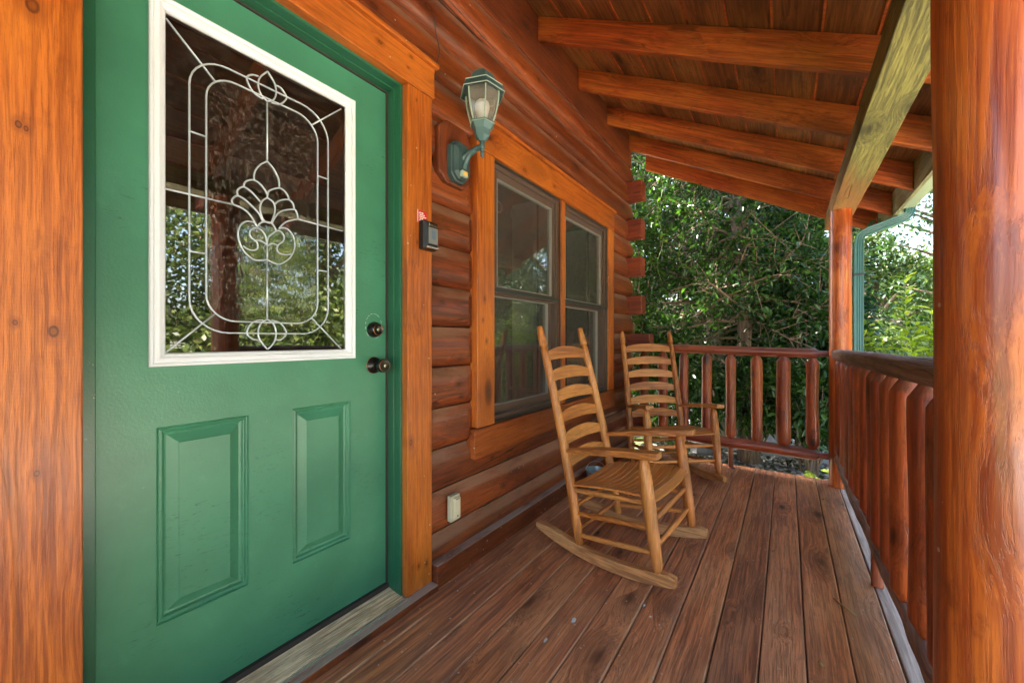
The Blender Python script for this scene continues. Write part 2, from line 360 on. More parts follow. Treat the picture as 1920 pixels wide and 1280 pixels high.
for ax in 'XYZ':
    M['oak'+ax] = wood('rocker_oak_'+ax, ax, (.30,.085,.014), (.62,.215,.038), (.74,.32,.075), rough=.40, knots=.06, crack=.0, vary=.12, coat=.15, gscale=1.3, grey=.10, mottle=.2, fib=.35)
M['seat'] = wood('seat_slats', 'Y', (.42,.13,.018), (.64,.225,.036), (.72,.29,.055), rough=.30, knots=.0, crack=.0, vary=.06, coat=.4, gscale=1.3, fib=.18, mottle=.12)
M['runner'] = wood('rocker_runner', 'X', (.34,.13,.04), (.64,.29,.095), (.76,.42,.17), rough=.55, knots=.03, crack=.0, vary=.05, grey=.12, gscale=1.3, fib=.4, mottle=.3)
M['door'] = paint('door_green', (.054,.215,.126), rough=.34, var=.13, chips=.55, chipc=(.26,.46,.34), bs=.22, scuff=.6)
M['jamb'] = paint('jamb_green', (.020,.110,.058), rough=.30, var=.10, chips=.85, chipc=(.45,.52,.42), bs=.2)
M['white'] = paint('white_trim', (.78,.80,.85), rough=.35, var=.03, chips=.2, chipc=(.35,.3,.25), bs=.1, streak=((.60,.58,.55), .2))
M['gasket'] = plain('gasket_rubber', (.045,.032,.030), .6)
M['came'] = plain('zinc_came', (.54,.58,.63), .34, .35)
M['bronze'] = plain('oiled_bronze', (.022,.017,.016), .28, .7, .3)
M['copper'] = plain('worn_copper_rim', (.55,.22,.11), .3, 1.0)
M['steel'] = plain('key_steel', (.6,.6,.6), .25, 1.0)
M['verdi'] = paint('verdigris_metal', (.060,.110,.115), rough=.45, var=.45, chips=.9, chipc=(.36,.43,.40), bs=.4, metal=.15)
M['verdi_edge'] = paint('verdigris_edge', (.30,.38,.31), rough=.55, var=.2, bs=.2)
M['gutter'] = paint('gutter_green', (.34,.40,.27), rough=.4, var=.15, streak=((.12,.13,.06), .5))
M['pipe'] = paint('downspout_green', (.045,.140,.135), rough=.38, var=.12, chips=.25, chipc=(.03,.03,.03), bs=.1, streak=((.11,.25,.22), .4))
M['alum'] = wood('threshold_ridged', 'Y', (.30,.20,.11), (.80,.60,.37), (.88,.72,.50), rough=.6, knots=0, gscale=2.4, crack=0, vary=0, fib=.6, mottle=.35, figure=0)
M['bright'] = plain('metal_strip', (.62,.63,.62), .3, .9)
M['black'] = plain('black_plastic', (.010,.010,.010), .42, 0, 0)
M['chrome'] = plain('chrome_lip', (.75,.75,.75), .18, 1.0)
M['label'] = plain('silver_label', (.20,.20,.20), .4, .1)
M['blue'] = plain('print_blue', (.12,.16,.22), .5)
M['amber'] = plain('amber_sensor', (.75,.42,.08), .3)
M['red'] = plain('red_tag', (.62,.015,.025), .35)
M['offwhite'] = plain('tag_white', (.75,.72,.68), .5)
M['cover'] = paint('outlet_cover', (.52,.47,.33), rough=.5, var=.2, chips=1.0, chipc=(.55,.27,.04), streak=((.62,.33,.06), .6))
M['bulb'] = plain('opal_bulb', (.88,.87,.88), .35)
M['pail'] = plain('galvanised', (.30,.36,.38), .35, .6)
M['glass'] = glassmat('door_glass', 2.7, (.50,.44,.38), bump=.0, dirt=.10)
M['glasst'] = glassmat('textured_glass', 2.7, (.50,.44,.38), bump=.09, dirt=.26)
M['pane'] = glassmat('window_glass', 2.9, (.6,.58,.55), dirt=.05)
M['lglass'] = glassmat('lantern_glass', 1.5, (.86,.84,.82), dirt=.12, even=.26)
M['winframe'] = plain('window_frame_brown', (.105,.050,.032), .45)
M['track'] = plain('window_track_cream', (.36,.33,.29), .5)
M['scrframe'] = plain('screen_frame', (.03,.035,.033), .4, .2)
t = NT('insect_screen'); P, tc, rnd = t.coords()
tr = t.n('ShaderNodeBsdfTransparent'); df = t.n('ShaderNodeBsdfDiffuse'); df.inputs[0].default_value = (.17,.155,.14,1)
mx = t.n('ShaderNodeMixShader'); t.set(mx.inputs[0], t.math('ADD', .14, t.math('MULTIPLY', t.noise(t.scale(P, (8,30,8)), 1.0, 5, .7), .14)))
t.t.links.new(tr.outputs[0], mx.inputs[1]); t.t.links.new(df.outputs[0], mx.inputs[2]); t.t.links.new(mx.outputs[0], t.out.inputs[0])
M['screen'] = t.m
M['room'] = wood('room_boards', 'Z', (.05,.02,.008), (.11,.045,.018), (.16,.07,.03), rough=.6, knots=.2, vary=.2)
M['shingle'] = plain('shingles', (.06,.055,.05), .9)
M['bark'] = wood('bark', 'Z', (.09,.060,.042), (.28,.19,.135), (.44,.33,.24), rough=.85, knots=.0, crack=.4, vary=.15, bs=1.0, gscale=.5)
M['twig'] = plain('twig_bark', (.24,.165,.11), .8)
M['stem'] = plain('green_stem', (.16,.25,.07), .6)
M['laurel'] = leafmat('laurel_leaf', [(.014,.042,.012), (.026,.075,.016), (.050,.12,.022), (.11,.21,.035)], rough=.27, trans=.32, spec=.5)
M['laurel2'] = leafmat('laurel_sprig', [(.010,.035,.022), (.022,.06,.035), (.05,.12,.04)], rough=.24, trans=.2)
M['lime'] = leafmat('lime_leaf', [(.14,.22,.02), (.28,.38,.04), (.46,.52,.09)], rough=.4, trans=.5, tint=(1.3,1.3,.4))
M['oakleaf'] = leafmat('oak_leaf', [(.020,.050,.014), (.040,.080,.020), (.08,.12,.03), (.16,.16,.045)], rough=.5, trans=.35)
M['pineleaf'] = leafmat('blue_green_leaf', [(.022,.05,.026), (.04,.085,.045), (.085,.14,.07)], rough=.5, trans=.3)
M['yardleaf'] = leafmat('yard_leaf', [(.015,.036,.008), (.038,.07,.014), (.085,.12,.026), (.20,.21,.05)], rough=.45, trans=.35)
t = NT('grass_ground'); P, tc, rnd = t.coords()
c = t.mix(t.sm(t.noise(P, .7, 6, .7), .35, .65), (.07,.12,.025), (.17,.22,.06)); c = t.mix(t.sm(t.noise(P, 14, 4, .7), .5, .7), c, (.05,.08,.02))
t.bsdf(c, .9, bump=t.noise(P, 40, 4, .7), bs=.8, bd=.03); M['lawn'] = t.m
t = NT('driveway'); P, tc, rnd = t.coords()
c = t.mix(t.sm(t.noise(P, 2.5, 5, .7), .3, .7), (.50,.51,.54), (.66,.66,.68)); c = t.mix(t.sm(t.noise(P, 90, 3, .7), .55, .7), c, (.10,.10,.10))
t.bsdf(c, .85, bump=t.noise(P, 120, 3, .7), bs=.4, bd=.005); M['drive'] = t.m
t = NT('pale_bounce'); P, tc, rnd = t.coords()  # pale surface of the added light-bounce slab
c = t.mix(t.sm(t.noise(P, 1.5, 5, .7), .3, .7), (.60,.54,.46), (.72,.66,.56))
t.bsdf(c, .9); M['pad'] = t.m
M['pebble'] = leafmat('pebbles', [(.09,.09,.10), (.26,.25,.23), (.48,.44,.39), (.70,.67,.60)], rough=.8, trans=0.0)
M['rock'] = plain('fieldstone', (.24,.25,.26), .8)
M['shedroof'] = plain('shed_roof_brown', (.14,.075,.055), .7)
M['shedwall'] = plain('shed_wood', (.24,.12,.085), .7)
M['fleck'] = plain('dried_paint', (.52,.50,.47), .7)
M['dryleaf'] = plain('dry_leaf', (.38,.25,.10), .6)

# ------------------------------------------------------------------ ground
def sheet(name, x0, x1, y0, y1, z, mat):
    b = MB(); b.add([(x0,y0,z),(x1,y0,z),(x1,y1,z),(x0,y1,z)], [(0,1,2,3)]); return struct(name, b, mat)
GZ = -.36
sheet('ground', -140, 140, -140, 200, GZ, M['lawn'])
b = MB(); b.box(-30, 1.9, 5.75, 9.6, GZ-.05, GZ+.06); struct('driveway', b, M['drive'], bevel=.02)
b = MB(); b.box(1.1, 6.6, -9, 4.6, GZ-.05, GZ+.03); struct('bounce_pad', b, M['pad'], bevel=.02)  # unseen pale slab added to bounce sunlight up under the porch roof
# gravel strip: one layer of stones nobody could count
def leaves_obj(name, C, D, N, L, Wd, bids, mat, parent=None, fold=.25, cheap=False, curl=.1):
    """C centres, D direction, N normal (n,3 arrays), L,Wd sizes -> one mesh of leaves"""
    n = len(C); D = D/np.linalg.norm(D, axis=1, keepdims=True)
    T = np.cross(D, N); T /= np.maximum(np.linalg.norm(T, axis=1, keepdims=True), 1e-6); U = np.cross(T, D)
    L = L[:, None]; Wd = Wd[:, None]
    if cheap:
        V = np.stack([C, C+D*L*.5+T*Wd*.5, C+D*L - U*L*curl, C+D*L*.5-T*Wd*.5], 1); k = 4
        F = np.array([[0,1,2,3]])
    else:
        V = np.stack([C, C+D*L*.30+T*Wd*.46+U*Wd*fold, C+D*L*.30, C+D*L*.30-T*Wd*.46+U*Wd*fold,
                      C+D*L*.68+T*Wd*.40+U*(Wd*fold-L*curl*.4), C+D*L*.68-U*L*curl*.4, C+D*L*.68-T*Wd*.40+U*(Wd*fold-L*curl*.4),
                      C+D*L-U*L*curl], 1); k = 8
        F = None
    V = V.reshape(-1, 3)
    me = bpy.data.meshes.new(name)
    base = (np.arange(n)*k)[:, None]
    if cheap:
        idx = (base + np.array([0,1,2,3])).reshape(-1); starts = np.arange(n)*4; tot = np.full(n, 4)
    else:
        pat = np.array([0,2,1, 0,3,2, 1,2,5,4, 2,3,6,5, 4,5,7, 5,6,7]); cnt = np.array([3,3,4,4,3,3])
        idx = (base + pat).reshape(-1); tot = np.tile(cnt, n); starts = np.concatenate([[0], np.cumsum(tot)[:-1]])
    me.vertices.add(len(V)); me.vertices.foreach_set('co', V.astype(np.float32).reshape(-1))
    me.loops.add(len(idx)); me.loops.foreach_set('vertex_index', idx.astype(np.int32))
    me.polygons.add(len(tot)); me.polygons.foreach_set('loop_start', starts.astype(np.int32)); me.polygons.foreach_set('loop_total', tot.astype(np.int32))
    me.update(calc_edges=True); me.validate()
    at = me.attributes.new('bid', 'FLOAT', 'POINT'); at.data.foreach_set('value', np.repeat(bids, k).astype(np.float32))
    me.materials.append(mat)
    o = bpy.data.objects.new(name, me); COL.objects.link(o)
    if parent is not None:
        o.parent = parent
        if parent.type == 'EMPTY': o.location = -parent.location
    return o
def stones(name, n, x0, x1, y0, y1, z, s0, s1, label, cat):
    b = MB(); ico = [(0,0,1),(.9,0,.3),(.3,.85,.3),(-.7,.5,.3),(-.7,-.5,.3),(.3,-.85,.3),(0,0,-.4)]
    fs = [(0,1,2),(0,2,3),(0,3,4),(0,4,5),(0,5,1),(6,2,1),(6,3,2),(6,4,3),(6,5,4),(6,1,5)]
    for i in range(n):
        s = random.uniform(s0, s1); x = random.uniform(x0, x1); y = random.uniform(y0, y1); a = random.random()*6.3
        b.bid = random.random()
        sx, sy, sz = s*random.uniform(.7,1.2), s*random.uniform(.6,1), s*random.uniform(.4,.7)
        b.add([(x+(p[0]*math.cos(a)-p[1]*math.sin(a))*sx, y+(p[0]*math.sin(a)+p[1]*math.cos(a))*sy, z+p[2]*sz) for p in ico], fs)
    return tag(obj(name, b, M['pebble']), label, cat, kind='stuff')
stones('gravel', 5200, -1.6, 1.9, 3.95, 5.72, GZ+.01, .012, .035, 'loose grey and tan river gravel between the deck end and the driveway', 'gravel')
b = MB(); b.lathe([(0.001,-.05),(.16,-.05),(.19,.06),(.15,.16),(.06,.21),(.001,.22)], (-.83,5.45,GZ), n=9)
for i, v in enumerate(b.v): b.v[i] = tuple(Vector(v) + mnoise.noise_vector(Vector(v)*6)*.04)
tag(obj('landscape_rock', b, M['rock'], bevel=.01), 'pale grey rock on the gravel beside the driveway, seen under the far railing', 'rock')

# ------------------------------------------------------------------ deck
b = MB()
gaps = [-1.285,-1.15,-1.008,-.875,-.742,-.609,-.476,-.343,-.21,-.0745,.054,.181,.3115]
rnd = random.Random(4)
for i in range(len(gaps)-1):
    g = .0035; x0, x1 = gaps[i]+g*.6, gaps[i+1]-g*.6
    end = 3.82 + rnd.uniform(-.006,.01)
    cuts = [-2.4] + ([1.20] if i == 7 else [rnd.uniform(-1.6,-.4)] if i % 3 == 1 else []) + [end]
    for k in range(len(cuts)-1):
        b.bid += 1; dz = rnd.uniform(-.0025,.0015)
        y0, y1 = cuts[k]+.002, cuts[k+1]-.002
        n = max(2, int((y1-y0)/.3)); rings = []
        for q in range(n+1):
            y = y0+(y1-y0)*q/n; w = rnd.uniform(-.0012,.0012); zz = dz+rnd.uniform(-.0008,.0008)
            r_ = .005
            rings.append([(x0+w,y,-.032),(x1+w,y,-.032),(x1+w,y,zz-r_),(x1+w-r_*.35,y,zz-r_*.3),(x1+w-r_,y,zz),(x0+w+r_,y,zz),(x0+w+r_*.35,y,zz-r_*.3),(x0+w,y,zz-r_)])
        b.ring_sweep(rings)
dk = struct('deck', b, M['deck'])
b = MB(); b.bid = 3; b.box(.3135,.386,-2.4,3.70,-.034,.001); obj('edge_board', b, M['deckedge'], dk, bevel=.006)
b = MB(); b.box(-1.28,.37,-2.38,3.78,-.20,-.036); obj('deck_joist_frame', b, M['board'], dk)
b = MB()
for x in (-1.1, .25):
    for y in (-2.2, .7, 3.6): b.box(x-.06,x+.06,y-.06,y+.06,GZ-.1,-.19)
obj('deck_footing', b, M['board'], dk)

# ------------------------------------------------------------------ cabin
cabin = thing('log_cabin', (-1.3, 1.0, 0), 'orange stained log cabin with green front door, twin window and sloped porch roof', 'log cabin')
CH = .186; Z0 = .011
def seam(k): return Z0 + CH*k
def log_profile(z0, z1, r=-1.310, out=.042, back=-1.42):
    pts = [(back, z0+.001)]
    n = 16; h = z1-z0
    for i in range(n+1):
        t_ = i/n
        bulge = 1-.9*(1-t_/.3)**3 if t_ < .3 else 1-.22*((t_-.3)/.45)**2 if t_ < .75 else .78-.56*((t_-.75)/.25)
        pts.append((r+out*bulge, z0+.0015+(h-.003)*t_))
    pts.append((back, z1-.001)); return pts
def log_seg(b, y0, y1, z0, z1, seed, round_end=False, **k):
    pr = log_profile(z0, z1, **k); n = max(2, int((y1-y0)/.06)); rings = []; m = len(pr)
    ys = sorted({y0+(y1-y0)*q/n for q in range(n+1)} | {v for v in (1.440,1.448,1.458,1.468,1.478,1.49,3.36,3.37,3.38,3.39,3.40,3.41) if y0 < v < y1})
    if round_end: ys = ys[:-1] + [y1-.02, y1-.008, y1]
    for y in ys:
        sh = 1.0
        if round_end and y > y1-.021: sh = {0:1.0}.get(0) - (y-(y1-.02))/.02*.12
        zc = (z0+z1)/2; ring = []
        for j, (x, z) in enumerate(pr):
            w = mnoise.noise(Vector((seed*5.1, y*1.7, z*9)))*.0035 + mnoise.noise(Vector((seed*3.3, y*5, z*20)))*.0012 if 0 < j < m-1 else 0
            xx = x+w if sh == 1 else x*1.0+w-.012*(1-sh)*8
            if .48 < zc < 2.15:          # logs are planed flat where the window trim sits
                for e0, e1 in ((1.448, 1.478), (3.40, 3.37)):
                    q = (y-e0)/(e1-e0)
                    if q > 0 and 1.40 < y < 3.44: xx = min(xx, xx+(-1.288-xx)*min(1, q)) if (e0 < 2 and y < 2.4) or (e0 > 2 and y > 2.4) else xx
            ring.append((xx, y, zc+(z-zc)*sh))
        rings.append(ring)
    b.ring_sweep([list(reversed(r)) for r in rings])
DOOR = (.10, 1.10, 2.12); WIN = (1.555, 3.29, .60, 2.05)
for k in range(15):
    z0, z1 = seam(k), seam(k+1)
    yend = 3.802 if k % 2 else 3.955
    segs = [(-3.0, yend)]
    def cut(segs, a, c):
        o = []
        for s, e in segs:
            if e <= a or s >= c: o.append((s, e))
            else:
                if s < a: o.append((s, a))
                if e > c: o.append((c, e))
        return o
    if z0 < DOOR[2]-.02: segs = cut(segs, DOOR[0], DOOR[1])
    if z1 > WIN[2]+.03 and z0 < WIN[3]-.04: segs = cut(segs, WIN[0], WIN[1])
    for s, e in segs:
        # butt joints hidden behind casings only
        b = MB(); b.bid = k + s*.01
        log_seg(b, s, e, z0, z1, k + s*.37, round_end=(e == yend and k % 2 == 0))
        obj('wall_log', b, M['log'], cabin, smooth=True, auto=50)
# top flat board where rafters land
b = MB(); b.box(-1.42,-1.296,-3.0,3.97,seam(15)+.002,3.16); obj('top_wall_board', b, M['board'], cabin, bevel=.003)
# end wall logs with square ends
for k in range(1, 14, 2):
    z0, z1 = seam(k)+.003, seam(k+1)-.003; b = MB(); b.bid = k*1.3
    xe = -1.065 if k == 5 else -1.145+random.uniform(-.006,.006)
    n = 10; rings = []
    for q in range(n+1):
        x = -5+(xe+5)*q/n
        rings.append([(x,3.803,z0),(x,3.935,z0),(x,3.935,z1),(x,3.803,z1)])
    b.ring_sweep(rings); obj('corner_log', b, M['logend'], cabin, bevel=.009, seg=3)
for k in range(0, 14, 2):
    b = MB(); b.box(-5,-1.43,3.81,3.93,seam(k),seam(k+1)); obj('end_wall_log', b, M['log'], cabin)
b = MB(); b.box(-5,-1.43,3.81,3.93,2.62,3.7); b.box(-5,-4.9,-3,3.9,0,3.7); b.box(-5,-1.3,-3.1,-3.0,0,3.7)
obj('outer_wall', b, M['board'], cabin)
b = MB(); b.box(-1.29,-1.222,1.19,3.80,.002,.098); o = obj('baseboard', b, M['board'], cabin, bevel=.004)
b = MB(); b.box(-1.29,-1.212,-2.4,1.188,.002,.028); obj('sill_board', b, M['board'], cabin, bevel=.004)
b = MB(); b.box(-4.9,-1.43,3.70,3.80,-.1,3.4); b.box(-4.9,-4.8,-2.9,3.7,-.1,3.4); b.box(-4.8,-1.43,-2.9,-2.8,-.1,3.4)
b.box(-4.8,-1.43,-2.8,3.7,-.1,0); b.box(-4.8,-1.43,-2.8,3.7,3.0,3.1)
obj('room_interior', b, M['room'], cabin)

# ---- door frame
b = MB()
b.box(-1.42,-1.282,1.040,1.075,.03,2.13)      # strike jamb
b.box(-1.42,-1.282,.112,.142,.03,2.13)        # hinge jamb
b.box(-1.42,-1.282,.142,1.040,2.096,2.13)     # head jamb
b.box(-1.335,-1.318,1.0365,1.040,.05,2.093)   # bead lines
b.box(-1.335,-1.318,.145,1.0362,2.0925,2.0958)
b.box(-1.362,-1.322,.1425,.192,.063,2.088)  # added dark strip standing in for the casing's shade at the hinge side
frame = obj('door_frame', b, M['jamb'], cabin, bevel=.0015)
def mkcas(name, x0,x1,y0,y1,z0,z1, mat, par, bid=0, **k):
    b = MB(); b.bid = bid; b.box(x0,x1,y0,y1,z0,z1); return obj(name, b, mat, par, bevel=.003, **k)
mkcas('casing', -1.30,-1.250,1.052,1.184,.030,2.104, M['casing_z'], frame, 1)
mkcas('casing', -1.30,-1.250,.028,.1625,.030,2.104, M['casing_z'], frame, 5.5)
mkcas('casing', -1.30,-1.246,-.02,1.196,2.106,2.236, M['casing_y'], frame, 2)
mkcas('casing_cap', -1.30,-1.232,-.04,1.212,2.238,2.257, M['casing_y'], frame, 3)
b = MB(); b.box(-1.385,-1.3585,1.0335,1.0395,.05,2.095); b.box(-1.385,-1.3585,.143,1.033,2.091,2.0955); b.box(-1.40,-1.352,.143,1.04,.034,.060)
obj('weatherstrip', b, M['gasket'], frame)
b = MB(); nr = 16; pts = []
for i in range(nr*2+1):
    t_ = i/(nr*2); x = -1.40+.152*t_; z = .050-.020*t_ + (.0012 if i % 2 else -.0012); pts.append((x, z))
b.ring_sweep([[(x,y,z) for x, z in pts] + [(-1.248,y,.029),(-1.40,y,.029)] for y in (.144, 1.0395)])
obj('threshold', b, M['alum'], frame)
b = MB(); b.box(-1.2485,-1.243,.10,1.051,.026,.0345); obj('threshold_nosing', b, M['bright'], frame, bevel=.001)

# ---- entry door
DX = -1.366; b = MB()
holes = [(.309,.527,.310,.836),(.6576,.8740,.310,.836),(.2933,.8885,.998,1.984)]
ys = sorted({.149,1.033} | {h[0] for h in holes} | {h[1] for h in holes}); zs = sorted({.062,2.090} | {h[2] for h in holes} | {h[3] for h in holes})
for i in range(len(ys)-1):
    for j in range(len(zs)-1):
        yc, zc = (ys[i]+ys[i+1])/2, (zs[j]+zs[j+1])/2
        if any(h[0] < yc < h[1] and h[2] < zc < h[3] for h in holes): continue
        b.add([(DX,ys[i],zs[j]),(DX,ys[i+1],zs[j]),(DX,ys[i+1],zs[j+1]),(DX,ys[i],zs[j+1])], [(0,1,2,3)])
b.add([(DX,.149,.062),(DX,1.033,.062),(DX,1.033,2.09),(DX,.149,2.09),(DX-.045,.149,.062),(DX-.045,1.033,.062),(DX-.045,1.033,2.09),(DX-.045,.149,2.09)],
      [(0,4,5,1),(1,5,6,2),(2,6,7,3),(3,7,4,0)])
door = obj('entry_door', b, M['door'], cabin, label='green painted front door with leaded glass and two raised panels')
PP = [(0,0),(.0015,.0015),(.004,-.0045),(.006,-.006),(.009,-.0045),(.012,-.003),(.0145,-.0045),(.0165,-.0105),(.019,-.0125),(.023,-.0135),(.047,-.0025),(.0485,-.0010),(.050,-.0008)]
for h in holes[:2]:
    b = MB(); b.mitre(h[0],h[1],h[2],h[3],DX,PP,fill=True); obj('raised_panel', b, M['door'], door)
h = holes[2]; b = MB()
b.mitre(h[0],h[1],h[2],h[3],DX,[(0,-.002),(0,.010),(.002,.0125),(.006,.0135),(.0085,.0115),(.0095,.0085),(.012,.0080),(.014,.0105),(.019,.0130),(.023,.0120),(.0245,.0080),(.028,.0070),(.031,.0060),(.034,.0025),(.0355,-.006),(.0355,-.02)])
obj('glass_frame', b, M['white'], door)
GX = DX - .004
gy0, gy1, gz0, gz1 = .325, .855, 1.03, 1.952
yc, zc = .5905, 1.484
def slab(b, x, y0, y1, z0, z1): b.add([(x,y0,z0),(x,y1,z0),(x,y1,z1),(x,y0,z1)], [(0,1,2,3)])
# inner textured light and outer clear border
def rrect(w, hgt, r, n=8):
    p = []
    for cx, cz, a0 in ((w-r, hgt-r, 0), (-w+r, hgt-r, 90), (-w+r, -hgt+r, 180), (w-r, -hgt+r, 270)):
        for i in range(n+1):
            a = R(a0+90*i/n); p.append((yc+cx+r*math.cos(a), zc+cz+r*math.sin(a)))
    return p
YC0 = .5825
def rr2(w, hgt, r, n=8): return [(y-yc+YC0, z) for y, z in rrect(w, hgt, r, n)]
inner = rr2(.1635, .360, .075); outer = rr2(.2025, .395, .095)
b = MB(); b.add([(GX,y,z) for y, z in inner], [tuple(range(len(inner)))]); obj('textured_glass', b, M['glasst'], door)
b = MB(); n = len(inner)
for A, B in ((inner, outer),):
    b.add([(GX,y,z) for y, z in A]+[(GX,y,z) for y, z in B], [(i,n+i,n+(i+1)%n,(i+1)%n) for i in range(n)])
# outer ring to rectangle
cor = {0:(gy1,gz1),1:(gy0,gz1),2:(gy0,gz0),3:(gy1,gz0)}
vs = [(GX,y,z) for y, z in outer] + [(GX,*cor[i]) for i in range(4)]; fs = []
for q in range(4):
    for i in range(8): fs.append((q*9+i, 36+q, q*9+i+1))
    fs.append((q*9+8, 36+q, 36+(q+1)%4, ((q+1)*9) % 36))
b.add(vs, fs); obj('border_glass', b, M['glass'], door)
CM = [[(0.5806,1.6414),(0.5611,1.6247),(0.5482,1.6042),(0.5430,1.5867),(0.5426,1.5699)],[(0.5806,1.6414),(0.5956,1.6291),(0.6082,1.6119),(0.6159,1.5927),(0.6175,1.5685)],
[(0.5145,1.5400),(0.5167,1.5520),(0.5268,1.5625),(0.5426,1.5688),(0.5587,1.5631),(0.5732,1.5492),(0.5821,1.5332)],[(0.4979,1.5079),(0.4966,1.5201),(0.5032,1.5313),(0.5145,1.5385),(0.5305,1.5332),(0.5468,1.5199),(0.5611,1.5057)],
[(0.4856,1.4765),(0.4826,1.4867),(0.4878,1.4983),(0.4988,1.5066),(0.5167,1.5007),(0.5374,1.4859),(0.5563,1.4675),(0.5684,1.4441)],[(0.4856,1.4765),(0.5032,1.4739),(0.5213,1.4660),(0.5374,1.4495),(0.5515,1.4242)],
[(0.5821,1.5332),(0.5831,1.5442),(0.5956,1.5562),(0.6175,1.5674),(0.6342,1.5627),(0.6449,1.5493),(0.6476,1.5389)],[(0.6031,1.5096),(0.6134,1.5224),(0.6290,1.5324),(0.6476,1.5378),(0.6611,1.5288),(0.6650,1.5112)],
[(0.5956,1.4480),(0.6031,1.4662),(0.6159,1.4859),(0.6342,1.4990),(0.6650,1.5101),(0.6749,1.4986),(0.6777,1.4823)],[(0.6777,1.4805),(0.6557,1.4711),(0.6342,1.4574),(0.6185,1.4372)],
[(0.5806,1.5247),(0.5659,1.5098),(0.5597,1.4868),(0.5635,1.4641),(0.5732,1.4479),(0.5905,1.4468),(0.6006,1.4710),(0.6042,1.4991),(0.5981,1.5163),(0.5806,1.5247)],[(0.5515,1.4242),(0.5611,1.4396),(0.5781,1.4465),(0.5956,1.4453),(0.6082,1.4250)],
[(0.5468,1.4362),(0.5374,1.4365),(0.5213,1.4341),(0.5055,1.4185),(0.4988,1.3941),(0.5032,1.3645),(0.5145,1.3412),(0.5305,1.3260),(0.5492,1.3187),(0.5806,1.3255)],
[(0.5122,1.3571),(0.5258,1.3484),(0.5421,1.3489),(0.5530,1.3588),(0.5501,1.3766),(0.5374,1.3844),(0.5305,1.3959),(0.5328,1.4094),(0.5468,1.4204),(0.5635,1.4164),(0.5757,1.4005),(0.5806,1.3721)],[(0.5421,1.3776),(0.5539,1.3826),(0.5684,1.3803),(0.5806,1.3721)],
[(0.6159,1.4338),(0.6342,1.4408),(0.6503,1.4334),(0.6639,1.4139),(0.6666,1.3862),(0.6584,1.3564),(0.6422,1.3341),(0.6185,1.3176),(0.5981,1.3187),(0.5806,1.3255)],
[(0.6557,1.3571),(0.6342,1.3511),(0.6159,1.3544),(0.6098,1.3669),(0.6159,1.3818),(0.6290,1.3954),(0.6316,1.4125),(0.6211,1.4257),(0.6082,1.4239),(0.5930,1.4096),(0.5831,1.3967),(0.5806,1.3801)],[(0.6108,1.3780),(0.5956,1.3804),(0.5806,1.3694)],
[(0.5806,1.3721),(0.5806,1.3255)],[(0.5806,1.5247),(0.5831,1.5405)]]
FL = [[(0.5806,1.1338),(0.5635,1.1225),(0.5549,1.0985),(0.5587,1.0696),(0.5815,1.0375)],[(0.5806,1.1338),(0.5981,1.1210),(0.6072,1.0968),(0.6031,1.0641),(0.5820,1.0373)],
[(0.5684,1.1323),(0.5444,1.1271),(0.5281,1.1084),(0.5226,1.0876),(0.5374,1.0722),(0.5549,1.0669)],[(0.5930,1.1316),(0.6185,1.1244),(0.6342,1.1056),(0.6395,1.0890),(0.6237,1.0696),(0.6072,1.0685)]]
CM += FL + [[(y, 2*zc-z) for y, z in q] for q in FL]
b = MB(); cx = GX + .0022; r_ = .0025
def came(pts, closed=False): b.tube([(cx+random.uniform(-.0003,.0003), y, z) for y, z in pts], r_, 8, True, closed)
for q in CM:
    came([(p.x, p.y) for p in cr([(y, z, 0) for y, z in q], 4)] if len(q) > 2 else q)
for rr in (inner, outer):
    pts = [rr[i] for i in range(len(rr))]; came(pts, True)
came([(.5806,1.1338),(.5806,1.3255)]); came([(.5806,1.6414),(.5806,2*zc-1.1338)])
came([(gy0+.003,1.4745),(.4856,1.4765)]); came([(.6777,1.4805),(gy1-.014,1.4765)])
for s in (-1, 1):
    for q in (-1, 1):
        came([(YC0+s*.1635, zc+q*.168), (YC0+s*.2025, zc+q*.168)])
        came([(YC0+s*(.1635-.022), zc+q*(.360-.022)), (YC0+s*.253, zc+q*.449)])
obj('lead_caming', b, M['came'], door, smooth=True)
b = MB()
for q in range(5):
    y = .338
    for w in range(3 + q % 2):
        wd = .0055+random.random()*.004; b.box(GX+.0002,GX+.0005,y,y+wd,1.046+q*.0042,1.0475+q*.0042); y += wd+.0018
obj('etched_notice', b, M['offwhite'], door)
